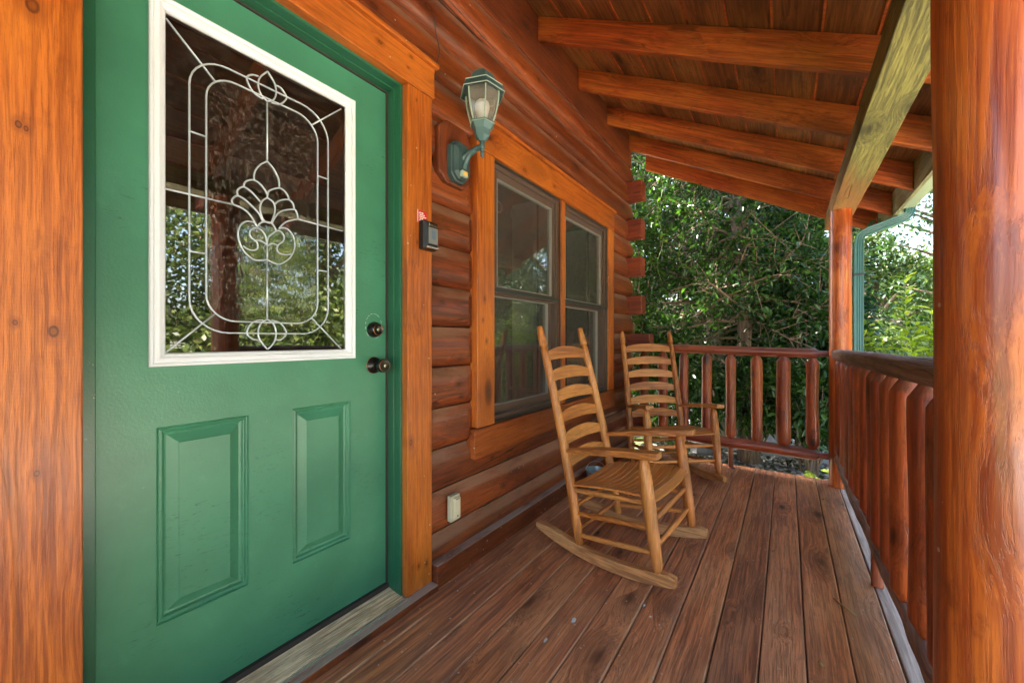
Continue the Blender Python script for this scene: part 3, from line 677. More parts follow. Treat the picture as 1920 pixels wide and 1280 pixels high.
# hardware
def hardware():
    yk, zk = .976, .966
    b = MB(); b.lathe([(.001,0),(.033,0),(.034,.003),(.031,.008),(.018,.012),(.012,.018),(.0115,.034),(.018,.040),(.0255,.050),(.0275,.060),(.026,.068),(.022,.072),(.020,.0715),(.001,.0715)], (DX,yk,zk), 'X', 28)
    k = obj('door_knob', b, M['bronze'], door, smooth=True, auto=50)
    b = MB(); b.lathe([(.0235,.0712),(.0245,.0705),(.0245,.0726),(.0230,.0730)], (DX,yk,zk), 'X', 28, True); obj('rim', b, M['copper'], k, smooth=True); b = MB(); b.lathe([(.0335,.0010),(.0346,.0012),(.0346,.0036),(.0330,.0040)], (DX,yk,zk), 'X', 28, True)
    obj('rim', b, M['copper'], k, smooth=True)
    b = MB(); b.lathe([(.001,.0710),(.006,.0712),(.006,.0728),(.001,.073)], (DX,yk,zk), 'X', 16); obj('keyhole', b, M['steel'], k)
    zk = 1.109
    b = MB(); b.lathe([(.001,0),(.0315,0),(.032,.004),(.028,.022),(.0215,.030),(.0205,.029),(.001,.027)], (DX,yk,zk), 'X', 28)
    k = obj('deadbolt', b, M['bronze'], door, smooth=True, auto=50)
    b = MB(); b.lathe([(.0212,.0296),(.0222,.0290),(.0222,.0308),(.0205,.0312)], (DX,yk,zk), 'X', 28, True); obj('rim', b, M['copper'], k, smooth=True)
    b = MB(); b.lathe([(.001,.0268),(.006,.027),(.006,.0286),(.001,.0288)], (DX,yk,zk), 'X', 16); obj('keyhole', b, M['steel'], k)
    # bare ring of chipped paint round the lock
    b = MB(); rr = random.Random(3)
    for i in range(46):
        a = rr.uniform(0, 6.283); ry = .036; 
        y = .976+math.cos(a)*ry*1.05; z = 1.123+math.sin(a)*.050
        if rr.random() < .35: continue
        s = rr.uniform(.0012,.0032); ta = a+1.57
        b.add([(DX+.0004,y+s*2.4*math.cos(ta),z+s*2.6*math.sin(ta)),(DX+.0004,y-s*.4*math.cos(a),z-s*.4*math.sin(a)),(DX+.0004,y-s*2.4*math.cos(ta),z-s*2.6*math.sin(ta)),(DX+.0004,y+s*.5*math.cos(a),z+s*.5*math.sin(a))], [(0,1,2,3)])
    obj('chipped_paint', b, M['offwhite'], door)
hardware()

# ---- window
WY = (1.626, 2.375, 2.435, 3.223); WZ = (.630, 2.020)
b = MB()
b.box(-1.42,-1.275,1.590,1.622,.60,2.05); b.box(-1.42,-1.275,3.227,3.26,.60,2.05); b.box(-1.42,-1.275,1.622,3.227,2.022,2.05); b.box(-1.42,-1.275,1.622,3.227,.60,.628)
win = obj('twin_window', b, M['casing_z'], cabin)
b = MB(); b.bid = 3; b.box(-1.42,-1.253,2.378,2.432,.63,2.02); obj('mullion', b, M['casing_z'], win, bevel=.002)
mkcas('casing', -1.30,-1.250,1.488,1.626,.630,2.020, M['casing_z'], win, 8)
mkcas('casing', -1.30,-1.250,3.223,3.352,.630,2.020, M['casing_z'], win, 9)
mkcas('casing', -1.30,-1.247,1.480,3.360,2.022,2.178, M['casing_y'], win, 4)
mkcas('casing_cap', -1.30,-1.232,1.470,3.372,2.180,2.200, M['casing_y'], win, 5)
mkcas('apron', -1.30,-1.246,1.462,3.372,.482,.627, M['apron'], win, 6)
def ring(b, x0, x1, y0, y1, z0, z1, w):
    b.box(x0,x1,y0,y0+w,z0,z1); b.box(x0,x1,y1-w,y1,z0,z1); b.box(x0,x1,y0+w,y1-w,z0,z0+w); b.box(x0,x1,y0+w,y1-w,z1-w,z1)
for y0, y1 in ((1.628,2.376),(2.434,3.221)):
    b = MB(); ring(b, -1.270,-1.262,y0,y1,.632,2.018,.010); b.box(-1.268,-1.260,y0+.010,y1-.010,1.325,1.341); obj('screen_frame', b, M['scrframe'], win)
    b = MB(); slab(b, -1.2665, y0+.01, y1-.01, .642, 2.008); obj('insect_screen', b, M['screen'], win)
    b = MB(); ring(b, -1.330,-1.280,y0,y1,.632,2.018,.030); obj('outer_frame', b, M['winframe'], win, bevel=.002)
    for ya in (y1-.034, y0+.004):
        b = MB(); b.box(-1.415,-1.332,ya,ya+.030,.64,2.01); obj('sash_track', b, M['track'], win)
    a0, a1 = y0+.0305, y1-.0305
    b = MB(); ring(b, -1.318,-1.292,a0,a1,1.315,1.987,.042); us = obj('upper_sash', b, M['winframe'], win, bevel=.003)
    b = MB(); ring(b, -1.316,-1.290,a0+.042,a1-.042,1.357,1.945,.0045); obj('glazing_bead', b, M['track'], us)
    b = MB(); slab(b, -1.306, a0+.04, a1-.04, 1.355, 1.947); obj('pane', b, M['pane'], us)
    b = MB(); ring(b, -1.350,-1.320,a0,a1,.663,1.352,.042); ls = obj('lower_sash', b, M['winframe'], win, bevel=.003)
    b = MB(); ring(b, -1.348,-1.318,a0+.042,a1-.042,.705,1.310,.0045); obj('glazing_bead', b, M['track'], ls)
    b = MB(); slab(b, -1.336, a0+.04, a1-.04, .703, 1.312); obj('pane', b, M['pane'], ls)
    # interior side lining seen through the glass
    b = MB(); b.box(-1.60,-1.425,y1-.09,y1-.07,.64,2.02); b.box(-1.52,-1.43,y1-.075,y1-.035,.64,2.02); obj('inner_lining', b, M['track'], win)
for (y, z) in ((1.86,1.855),(2.02,1.85)):
    b = MB(); b.tube([(-1.40, y+.032*math.cos(a*.5236), z+.032*math.sin(a*.5236)) for a in range(12)], .004, 6, closed=True)
    obj('curtain_ring', b, M['track'], win, smooth=True)

# ---- porch roof
SL = .52
def rb(x): return 2.150 - SL*(x-.27)        # underside of the rafters
RH = .158
b = MB(); xs = []
x = -1.30
while x < .66: xs.append(x); x += .178
xs.append(.66)
rnd = random.Random(9)
for i in range(len(xs)-1):
    x0, x1 = xs[i]+.0022, xs[i+1]-.0022; b.bid += 1
    z0a, z1a = rb(x0)+RH, rb(x1)+RH; d = rnd.uniform(0,.002)
    b.hexa([(x0,-2.6,z0a+.002+d),(x1,-2.6,z1a+.002+d),(x1,4.48,z1a+.002+d),(x0,4.48,z0a+.002+d),(x0,-2.6,z0a+.024),(x1,-2.6,z1a+.024),(x1,4.48,z1a+.024),(x0,4.48,z0a+.024)])
roof = obj('porch_roof', b, M['ceiling'], cabin, bevel=.0015, seg=1)
b = MB()
for x in xs[1:-1]:
    zz = rb(x)+RH
    b.hexa([(x-.004,-2.6,zz-.0015),(x+.004,-2.6,zz-.0035),(x+.004,4.475,zz-.0035),(x-.004,4.475,zz-.0015),(x-.004,-2.6,zz+.018),(x+.004,-2.6,zz+.016),(x+.004,4.475,zz+.016),(x-.004,4.475,zz+.018)])
obj('seam_batten', b, M['rafter'], roof)
b = MB()
def rs(x): return rb(x)+RH+.026
b.hexa([(-4.4,-2.7,rs(-4.4)),(.70,-2.7,rs(.70)),(.70,4.55,rs(.70)),(-4.4,4.55,rs(-4.4)),(-4.4,-2.7,rs(-4.4)+.06),(.70,-2.7,rs(.70)+.04),(.70,4.55,rs(.70)+.04),(-4.4,4.55,rs(-4.4)+.06)])
b.hexa([(-8,-2.7,rs(-.8)),(-4.41,-2.7,rs(-4.4)),(-4.41,4.55,rs(-4.4)),(-8,4.55,rs(-.8)),(-8,-2.7,rs(-.8)+.06),(-4.41,-2.7,rs(-4.4)+.06),(-4.41,4.55,rs(-4.4)+.06),(-8,4.55,rs(-.8)+.06)])
obj('shingle_roof', b, M['shingle'], roof)
for j, y in enumerate([2.133-.586*k for k in range(8, 0, -1)] + [2.133, 2.719, 3.305, 3.891, 4.44]):
    b = MB(); b.bid = j*2.3; x0, x1 = -1.294, .622; n = 8; rings = []
    for q in range(n+1):
        x = x0+(x1-x0)*q/n; w = mnoise.noise(Vector((j*3.1, x*1.2, 0)))*.004
        zb = rb(x) + mnoise.noise(Vector((j*7.7, x*2, 5)))*.002
        rings.append([(x,y+w,zb),(x,y+.038+w,zb),(x,y+.038+w,rb(x)+RH),(x,y+w,rb(x)+RH)])
    b.ring_sweep([list(reversed(r)) for r in rings])
    og = Vector((x0, y, rb(x0))); mi = Matrix.Rotation(math.atan(SL), 3, 'Y').inverted()
    b.v = [tuple(mi @ (Vector(v)-og)) for v in b.v]
    ro = obj('rafter', b, M['rafter'], roof, bevel=.003); ro.location = og; ro.rotation_euler = (0, math.atan(SL), 0)
b = MB(); n = 24; rings = []
for q in range(n+1):
    y = -2.5+(4.32+2.5)*q/n; w = mnoise.noise(Vector((y*.9,3,1)))*.003
    rings.append([(.268+w,y,2.003),(.410+w,y,2.003),(.410+w,y,2.072),(.268+w,y,2.120)])
b.ring_sweep([list(reversed(r)) for r in rings]); obj('beam', b, M['beam'], roof, bevel=.004)
b = MB(); b.box(.624,.648,-2.6,4.46,1.955,2.125); fas = obj('fascia', b, M['mossy'], roof, bevel=.003)
b = MB(); gp = [(.652,2.10),(.652,1.996),(.735,1.996),(.745,2.02),(.765,2.035),(.772,2.085),(.772,2.10),(.768,2.10),(.766,2.04),(.74,2.026),(.73,2.001),(.656,2.001),(.656,2.10)]
b.ring_sweep([[(x,y,z) for x, z in gp] for y in (-2.6, 4.50)]); gut = obj('gutter', b, M['gutter'], roof)
# downspout: ribbed rectangular pipe
prof = []
for i in range(9):
    u = -.027+.054*i/8; prof.append((u, -.036 + (.003 if i in (2,4,6) else 0)))
for i in range(5): prof.append((.027 - (.002 if i in (1,3) else 0), -.036+.072*(i+1)/5.0))
for i in range(9): prof.append((.027-.054*(i+.5)/9, .036))
for i in range(4): prof.append((-.027, .036-.072*(i+.5)/4))
path = [(.715,2.000),(.715,1.975),(.708,1.955),(.690,1.938),(.665,1.928),(.56,1.893),(.50,1.872),(.468,1.856),(.450,1.835),(.443,1.805),(.441,1.76),(.440,1.5),(.439,-.30)]
b = MB(); rings = []
for i, (x, z) in enumerate(path):
    a = Vector(path[max(i-1,0)]); c = Vector(path[min(i+1,len(path)-1)]); tt = (c-a).normalized(); nn = Vector((-tt.y, tt.x))
    pin = .93 if 0 < i < 10 and i % 2 else 1.0
    rings.append([(x+nn.x*u*pin, 3.90+v*pin, z+nn.y*u*pin) for u, v in prof])
b.ring_sweep(rings); dsp = obj('downspout', b, M['pipe'], gut)
b = MB(); b.box(.408,.472,3.858,3.942,1.545,1.560); obj('pipe_strap', b, M['scrframe'], dsp)

# ------------------------------------------------------------------ posts and railings
def post(x, y, r, z1, label, foot=1.0, seed=1.0):
    t_ = thing('porch_post', (x, y, 0), label, 'post', 'round peeled log posts holding up the porch roof')
    n = 40; pts = []; rad = []
    for i in range(n+1):
        z = .002+(z1-.002)*i/n
        pts.append((x+mnoise.noise(Vector((seed, z*1.1, 0)))*.004, y+mnoise.noise(Vector((seed, 9, z*1.1)))*.004, z)); rad.append(r*(1+.03*mnoise.noise(Vector((seed*4, z*2.5, 2)))))
    b = MB(); b.bid = seed; b.tube(pts, rad, 40, wob=.022, seed=seed)
    obj('trunk', b, M['peeled'], t_, smooth=True, auto=60)
post(.320, 3.706, .065, 2.004, 'slim round orange log post at the far corner of the deck, between the two railings', seed=1.0)
post(.298, 1.035, .077, 2.004, 'thick round orange log post filling the right edge of the view, nearest the camera', seed=2.6)
post(.320, -1.60, .072, 2.004, 'round orange log post behind the camera at the near end of the porch', seed=4.2)

def rail_log(b, p0, p1, r, tenon0=True, tenon1=True, seed=0, tr=.022, tl=.06, taper=.03):
    p0, p1 = Vector(p0), Vector(p1); L = (p1-p0).length; d = (p1-p0)/L; n = max(8, int(L/.05)); pts = []; rad = []
    ss = [0, tl, tl+taper] if tenon0 else [0, .003, .012]
    rs_ = [tr, tr, r] if tenon0 else [r*.80, r*.92, r]
    se = [L-tl-taper, L-tl, L] if tenon1 else [L-.012, L-.003, L]
    re_ = [r, tr, tr] if tenon1 else [r, r*.92, r*.8]
    mid = [ss[-1]+(se[0]-ss[-1])*i/n for i in range(1, n)]
    for s, q in list(zip(ss, rs_)) + [(m, r*(1+.07*mnoise.noise(Vector((seed, m*4, 1))))) for m in mid] + list(zip(se, re_)):
        w = Vector((mnoise.noise(Vector((seed+3, s*2, 0))), mnoise.noise(Vector((seed+8, s*2, 0))), mnoise.noise(Vector((seed+5, s*2, 7)))))*.006
        pts.append(p0+d*s+w); rad.append(q)
    b.tube(pts, rad, 18, wob=.08, seed=seed)
def baluster(b, x, y, z0, z1, r, rr):
    c = .028
    n = 10; zs_ = [z0, z0+.006, z0+c+.02] ; zb = z1-c-.02
    pts = [(x,y,z0),(x,y,z0+.008),(x,y,z0+c+.012)]; rad = [r*.38, r*.46, r*.97]
    sx, sy = rr.uniform(-.004,.004), rr.uniform(-.004,.004)
    for i in range(n+1):
        t_ = i/n; z = z0+c+.020+(zb-(z0+c+.020))*t_; rad.append(r*(1+.03*math.sin(t_*5+x*9))); pts.append((x+sx*math.sin(t_*3.14),y+sy*math.sin(t_*3.14),z))
    pts += [(x,y,z1-c-.012),(x,y,z1-.008),(x,y,z1)]; rad += [r*.97, r*.5, r*.42]
    b.tube(pts, rad, 14, wob=.06, seed=x*7+y*3)
rr = random.Random(12)
rear = thing('porch_railing', (-.4, 3.75, 0), 'dark red peeled log railing across the far end of the deck behind the rocking chairs', 'railing', 'porch railings')
b = MB(); rail_log(b, (-1.10,3.75,.997), (.262,3.745,.958), .037, seed=1); obj('top_rail', b, M['railx'], rear, smooth=True, auto=45)
b = MB(); rail_log(b, (-1.28,3.75,.222), (.262,3.745,.198), .043, seed=4, tr=.024); obj('bottom_rail', b, M['railx'], rear, smooth=True, auto=45)
for i, x in enumerate([-1.10,-.93,-.75,-.566,-.385,-.2,-.02,.162]):
    b = MB(); r_ = [.038,.040,.039,.040,.039,.041,.049,.042][i]; dz = [.0,.01,.0,.005,-.005,-.01,-.02,-.005][i]
    b.bid = i*1.7; baluster(b, x, 3.745, .235+dz*.5, .952-(x+1)*.025+.012, r_, rr); obj('baluster', b, M['baluster'], rear, smooth=True, auto=40)
b = MB(); b.tube([(-.385,3.752,.002),(-.385,3.752,.19)], .019, 12); obj('support_peg', b, M['peg'], rear, smooth=True, auto=40)
side = thing('porch_railing', (.32, 2.4, 0), 'weathered grey-brown log railing along the open right side of the deck between the posts', 'railing', 'porch railings')
b = MB(); rail_log(b, (.305,3.668,.958), (.322,1.085,.985), .041, tenon0=False, tenon1=False, seed=7)
for i, v in enumerate(b.v):
    q = Vector(v); b.v[i] = tuple(q + mnoise.noise_vector(q*9)*.003)
obj('top_rail', b, M['raily'], side, smooth=True, auto=50)
b = MB(); rail_log(b, (.318,3.668,.205), (.332,1.085,.205), .042, tenon0=False, tenon1=False, seed=11)
for i, v in enumerate(b.v):
    q = Vector(v); b.v[i] = tuple(q + mnoise.noise_vector(q*8)*.006)
obj('bottom_rail', b, M['raily'], side, smooth=True, auto=50)
y = 3.52; i = 0
while y > 1.12:
    b = MB(); b.bid = i*2.1; baluster(b, .318+rr.uniform(-.006,.006), y, .228+rr.uniform(-.01,.015), .948, rr.uniform(.038,.046), rr); obj('baluster', b, M['baluster'], side, smooth=True, auto=40)
    y -= rr.uniform(.165,.195); i += 1
b = MB(); b.tube([(.322,2.30,.003),(.322,2.30,.18)], .022, 12); obj('support_peg', b, M['peg'], side, smooth=True, auto=40)

# ------------------------------------------------------------------ rocking chairs
def rocking_chair(loc, rz, label):
    t_ = thing('rocking_chair', loc, label, 'rocking chair', 'wooden ladder-back rocking chairs on the porch', rz, local=True)
    O = 'oak'
    def P(name, b, m, **k):
        k.setdefault('smooth', True); k.setdefault('auto', 40); return obj(name, b, m, t_, **k)
    def rk(x): return .020 + .13*(x+.02)**2*2.2      # rocker underside height
    def bx(z): return -.200-.243*((z-.06)/1.07)
    for s in (-1, 1):
        b = MB(); b.bid = s; rings = []; n = 22
        for q in range(n+1):
            x = -.462+.735*q/n; yy = s*(.228+.030*(x+.2)/.4); zb = .30*(x+.06)**2 - 0
            zb = .001+.42*(x+.07)**2
            hh = .056*(1-.55*max(0,(-.37-x)/.1)) * (1-.35*max(0,(x-.235)/.035)); w = .019
            rings.append([(x,yy-w,zb),(x,yy+w,zb),(x,yy+w,zb+hh),(x,yy-w,zb+hh)])
        b.ring_sweep([list(reversed(r)) for r in rings]); P('rocker', b, M['runner'], smooth=False, bevel=.004)
        zf = lambda x: .001+.42*(x+.07)**2+.048
        # back post, straight and raked, with turned finial
        b = MB(); b.bid = s*3; pts = []; rad = []
        for z, r in ((zf(-.2)-.01,.0165),(zf(-.2)+.03,.021),(.14,.0235),(.30,.0245),(.36,.0245),(.55,.024),(.8,.022),(.99,.0205),(1.018,.0195),(1.026,.0135),(1.032,.0135),(1.040,.0215),(1.060,.0215),(1.10,.0185),(1.136,.0150),(1.139,.0120)):
            yb = s*(.228 - .010*(z/1.13)); bend = .018*math.sin(min(1, z/1.1)*3.14)
            pts.append((bx(z)+bend, yb, z)); rad.append(r)
        b.tube(pts, rad, 16); P('back_post', b, M[O+'Z'])
        # front leg
        b = MB(); b.bid = s*5; f0 = (.20, s*.262, zf(.20)-.008); f1 = (.132, s*.262, .556)
        pts = []; rad = []
        for q, r in ((0,.0125),(.05,.019),(.12,.0235),(.3,.027),(.55,.029),(.8,.0275),(.93,.024),(.975,.018),(1,.011)):
            pts.append(tuple(Vector(f0).lerp(Vector(f1), q))); rad.append(r)
        b.tube(pts, rad, 16); P('front_leg', b, M[O+'Z'])
        # arm
        b = MB(); b.bid = s*7; rings = []; n = 12
        for q in range(n+1):
            u = q/n; x = -.268+.475*u; z = .508+.072*u+.006*math.sin(u*3.14); w = .016+.020*min(1,u*2.2)+.003*math.sin(u*6); th = .009+.006*min(1,u*3)
            yy = s*(.226+.045*u)
            if u > .93: w *= .86
            rings.append([(x,yy-w,z-th),(x,yy+w,z-th),(x,yy+w,z+th),(x,yy-w,z+th)])
        b.ring_sweep([list(reversed(r)) for r in rings]); P('arm', b, M[O+'X'], smooth=False, bevel=.005)
        # side rungs
        for zf_, zb_ in ((.366,.318),(.262,.208),(.160,.104)):
            b = MB(); b.bid = zf_*9+s; xa = bx(zb_)+.018*math.sin(zb_/1.1*3.14); xb_ = .20-.068*(zf_-.05)/.5
            a = Vector((xa, s*.226, zb_)); c = Vector((xb_, s*.262, zf_))
            b.tube([a, a.lerp(c,.08), a.lerp(c,.3), a.lerp(c,.6), a.lerp(c,.92), c], [.0085,.0105,.0125,.0125,.0105,.0085], 10); P('side_rung', b, M[O+'X'])
    for z in (.285, .180):
        b = MB(); b.bid = z*20; x = .20-.068*(z-.05)/.5; b.tube([(x,-.25,z),(x,-.2,z),(x,0,z),(x,.2,z),(x,.25,z)], [.0085,.0115,.0135,.0115,.0085], 10); P('front_rung', b, M[O+'Y'])
    for z in (.235, .130):
        b = MB(); b.bid = z*20; x = bx(z)+.01; b.tube([(x,-.22,z),(x,0,z),(x,.22,z)], [.009,.0125,.009], 10); P('back_rung', b, M[O+'Y'])
    b = MB(); b.tube([(.148,-.25,.372),(.148,.25,.372)], .012, 10); b.tube([(bx(.32)+.012,-.22,.322),(bx(.32)+.012,.22,.322)], .011, 10); P('seat_rung', b, M[O+'Y'])
    # back slats: arched on top, bowed back
    for k in range(6):
        z = .958-.1085*k; b = MB(); b.bid = 11+k*1.9; n = 14; rings = []
        for q in range(n+1):
            u = -1+2*q/n; yy = u*.203; bow = -.010*(1-u*u); xx = bx(z+.03)+.016+bow
            top = z+.046+.028*(1-abs(u)**2.2); bot = z+.008*(1-u*u); lean = -.013; th = .0042
            rings.append([(xx-th,yy,bot),(xx+th,yy,bot),(xx+th+lean,yy,top),(xx-th+lean,yy,top)])
        b.ring_sweep(rings); P('back_slat', b, M[O+'Y'], smooth=False, bevel=.0015)
    # seat: slats side to side following a dished curve
    b = MB(); n = 13; m = 10
    def sf(u, v):   # u 0 back..1 front, v -1..1
        x = -.238+.432*u; z = .345+.050*u+.010*math.sin(u*3.14*1.0) - .020*(1-v*v)*math.sin(min(1,u*1.05)*3.14*.9+.15) - .030*max(0,(u-.9)/.1)**2*.6
        x += .012*(v*v)*0 - .010*(1-v*v)*(1 if u > .5 else 0)*0
        return x, z
    for i in range(n):
        b.bid = i*.61; u0, u1 = i/n+.0014, (i+1)/n-.0014; rings = []
        for q in range(m+1):
            v = -1+2*q/m; hw = .235+.030*(u0+u1)/2
            x0, z0 = sf(u0, v); x1, z1 = sf(u1, v); yy = v*hw; sh = .014*v*v*1.0
            rings.append([(x0-sh,yy,z0-.009),(x1-sh,yy,z1-.009),(x1-sh,yy,z1),(x0-sh,yy,z0)])
        b.ring_sweep([list(reversed(r)) for r in rings])
    P('seat', b, M['seat'], smooth=False, bevel=.0015, seg=1)
    return t_
rocking_chair((-.625, 1.990, 0), R(-4), 'honey oak rocking chair in front, side-on to the wall beneath the window')
c2 = thing('rocking_chair', (-.735, 3.20, 0), 'honey oak rocking chair further back in the far corner, turned towards the camera', 'rocking chair', 'wooden ladder-back rocking chairs on the porch', R(-49), local=True)
src = [o for o in bpy.data.objects if o.name == 'rocking_chair'][0]
for ch in list(src.children):
    c = ch.copy(); COL.objects.link(c); c.parent = c2

# ------------------------------------------------------------------ wall lantern
ln = thing('wall_lantern', (-1.25, 1.33, 1.87), 'green verdigris wall lantern with curved glass on a dark wood board beside the door', 'wall lamp')
b = MB(); cc = .045; y0, y1, z0, z1 = 1.222, 1.428, 1.772, 2.052
oct_ = [(y0+cc,z0),(y1-cc,z0),(y1,z0+cc*.9),(y1,z1-cc*.9),(y1-cc,z1),(y0+cc,z1),(y0,z1-cc*.9),(y0,z0+cc*.9)]
b.ring_sweep([[(x,y,z) for y, z in oct_] for x in (-1.29,-1.243)]); obj('mounting_board', b, M['plaque'], ln, bevel=.006)
b = MB(); X = -1.243
def octr(x, hw, hh, c, yc=1.322, zc=1.872): return [(x,yc-hw+c,zc-hh),(x,yc+hw-c,zc-hh),(x,yc+hw,zc-hh+c),(x,yc+hw,zc+hh-c),(x,yc+hw-c,zc+hh),(x,yc-hw+c,zc+hh),(x,yc-hw,zc+hh-c),(x,yc-hw,zc-hh+c)]
b.ring_sweep([octr(X,.056,.092,.03), octr(X+.026,.056,.092,.03), octr(X+.028,.051,.087,.028), octr(X+.040,.049,.085,.028), octr(X+.054,.036,.072,.022)])
obj('back_plate', b, M['verdi'], ln, bevel=.002)
b = MB(); b.box(X+.050,X+.068,1.296,1.332,1.796,1.822); sn = obj('motion_sensor', b, M['verdi_edge'], ln, bevel=.003)
b = MB(); b.box(X+.055,X+.070,1.304,1.329,1.801,1.818); obj('sensor_lens', b, M['amber'], sn, bevel=.002)
LX, LY = -1.095, 1.335
b = MB(); b.tube(cr([(X+.045,1.325,1.885),(X+.06,1.326,1.893),(X+.085,1.329,1.905),(LX-.03,1.333,1.914),(LX,LY,1.914)], 5), [.020,.019,.018,.017,.015,.0145]+[.0125]*14+[.012], 12)
b.tube(cr([(X+.052,1.322,1.835),(X+.060,1.324,1.862),(X+.080,1.328,1.893),(LX-.035,1.332,1.907)], 5), [.011]*15+[.008], 10)
obj('arm', b, M['verdi'], ln, smooth=True, auto=60)
b = MB(); b.lathe([(.001,1.864),(.004,1.868),(.0085,1.874),(.009,1.878),(.006,1.881),(.0095,1.885),(.0095,1.889),(.0065,1.892),(.0105,1.896),(.0105,1.901),(.0075,1.904),(.011,1.909),(.012,1.918),(.011,1.930),(.013,1.944)], (LX,LY,0), 'Z', 16)
obj('finial', b, M['verdi'], ln, smooth=True, auto=50)
def hexr(r, z, a0=.35, k=6): return [(LX+r*math.cos(a0+i*2*math.pi/k), LY+r*math.sin(a0+i*2*math.pi/k), z) for i in range(k)]
b = MB(); b.ring_sweep([hexr(.014,1.938), hexr(.034,1.958), hexr(.038,1.985), hexr(.052,2.007), hexr(.056,2.010), hexr(.056,2.017), hexr(.044,2.018)])
obj('cup', b, M['verdi'], ln, bevel=.002)
def belly(z):   # glass radius profile
    t_ = (z-2.016)/.142; return .046+.030*math.sin(min(1,t_*.92+.08)*1.75)
b = MB()
for i in range(6):
    a = .35+i*math.pi/3; pts = [(LX+belly(2.016+.142*q/8)*math.cos(a), LY+belly(2.016+.142*q/8)*math.sin(a), 2.016+.142*q/8) for q in range(9)]
    b.tube(pts, .0036, 6)
obj('cage', b, M['verdi_edge'], ln, smooth=True)
b = MB(); n = 8
b.ring_sweep([hexr(belly(2.017+.140*q/n)-.0015, 2.017+.140*q/n) for q in range(n+1)], cap=False); obj('lantern_glass', b, M['lglass'], ln, smooth=True, auto=30)
b = MB(); b.ring_sweep([hexr(.066,2.152), hexr(.094,2.140), hexr(.102,2.142), hexr(.092,2.170), hexr(.088,2.173), hexr(.076,2.174), hexr(.066,2.188), hexr(.056,2.212), hexr(.050,2.224), hexr(.038,2.227), hexr(.034,2.238), hexr(.014,2.241)])
obj('cap', b, M['verdi'], ln, bevel=.0018)
for z, r in ((2.1415,.1025),(2.1715,.0915),(2.009,.0565)):
    b = MB(); p = hexr(r, z); b.tube([Vector(q) for q in p], .0022, 5, closed=True); obj('edging', b, M['verdi_edge'], ln)
b = MB(); b.lathe([(.001,2.018),(.018,2.019),(.020,2.035),(.026,2.055),(.0315,2.078),(.0325,2.092),(.029,2.107),(.018,2.118),(.001,2.122)], (LX,LY,0), 'Z', 20); obj('bulb', b, M['bulb'], ln, smooth=True)

# ------------------------------------------------------------------ small wall things
kb = thing('key_lock_box', (-1.25, 1.142, 1.50), 'small black key lock box with chrome lower lip on the right door casing', 'lock box')
b = MB(); y0, y1, z0, z1 = 1.108, 1.182, 1.443, 1.562
b.ring_sweep([[(x,y0+d,z0+d),(x,y1-d,z0+d),(x,y1-d,z1-d),(x,y0+d,z1-d)] for x, d in ((-1.2498,.003),(-1.245,0),(-1.222,0),(-1.208,.006),(-1.204,.012))])
obj('box_body', b, M['black'], kb, bevel=.004, seg=3)
b = MB(); b.box(-1.2068,-1.2020,1.122,1.172,1.465,1.532); pl = obj('front_plate', b, M['label'], kb, bevel=.001)
b = MB(); b.box(-1.2025,-1.2008,1.137,1.158,1.484,1.518); b.tube([(-1.2015,1.140,1.505),(-1.2015,1.140,1.525),(-1.2015,1.155,1.525),(-1.2015,1.155,1.505)], .0018, 6); obj('padlock_print', b, M['blue'], pl)
b = MB(); b.box(-1.2068,-1.2022,1.124,1.168,1.538,1.550); obj('brand_strip', b, M['chrome'], kb, bevel=.001)
b = MB(); b.box(-1.222,-1.199,1.114,1.176,1.446,1.455); obj('lower_lip', b, M['chrome'], kb, bevel=.003)
wt = thing('warning_tag', (-1.25, 1.12, 1.58), 'small red notice tag with white lettering just above the black lock box', 'tag')
b = MB(); b.box(-1.2498,-1.2485,1.103,1.152,1.556,1.606); obj('tag_plate', b, M['red'], wt)
b = MB(); b.box(-1.2484,-1.2476,1.1015,1.1045,1.556,1.607)
for q in range(5):
    y = 1.112+.002*(q % 2); wl = [(5,6),(6,4,3),(3,5,4,6),(4,5),(3,5)][q]
    for k in wl: b.box(-1.2484,-1.2478,y,y+k*.0017,1.594-q*.0078,1.5985-q*.0078); y += k*.0017+.0022
obj('lettering', b, M['offwhite'], wt)
oc = thing('outlet_cover', (-1.25, 1.318, .30), 'rusty cream outdoor outlet cover low on the log wall beside the door', 'outlet')
b = MB(); b.box(-1.262,-1.238,1.288,1.348,.243,.360); obj('cover_plate', b, M['cover'], oc, bevel=.004)
b = MB(); b.box(-1.239,-1.226,1.298,1.341,.252,.350); cl = obj('flip_lid', b, M['cover'], oc, bevel=.005, seg=3)
b = MB(); b.box(-1.2265,-1.2245,1.3165,1.3225,.266,.272); b.box(-1.2265,-1.2248,1.308,1.331,.343,.346); obj('screw', b, M['black'], cl)
pa = thing('metal_pail', (-1.125, 2.66, 0), 'small galvanised pail with thin wire handle on the deck behind the front rocking chair', 'pail')
b = MB(); b.lathe([(.001,.003),(.050,.003),(.074,.128),(.077,.131),(.0765,.136),(.072,.134),(.048,.008),(.001,.008)], (-1.125,2.66,0), 'Z', 28); obj('pail_body', b, M['pail'], pa, smooth=True, auto=40)
b = MB(); b.tube([(-1.125+.074*math.cos(R(a)), 2.66+.020*math.sin(R(a)), .130+.058*math.sin(R(a))) for a in range(0, 181, 12)], .0018, 6); obj('wire_handle', b, M['bright'], pa)
b = MB(); b.tube(cr([(-1.252,1.195,2.47),(-1.256,1.215,2.40),(-1.247,1.225,2.33),(-1.252,1.205,2.25),(-1.248,1.21,2.20)], 5), .0022, 6)
tag(obj('thin_cable', b, M['gasket'], smooth=True), 'thin dark cable running down the logs above the wall lantern', 'cable')
b = MB(); b.tube([(.158,2.085,.004),(.185,2.045,.006),(.222,2.000,.005)], [.0022,.004,.003], 7)
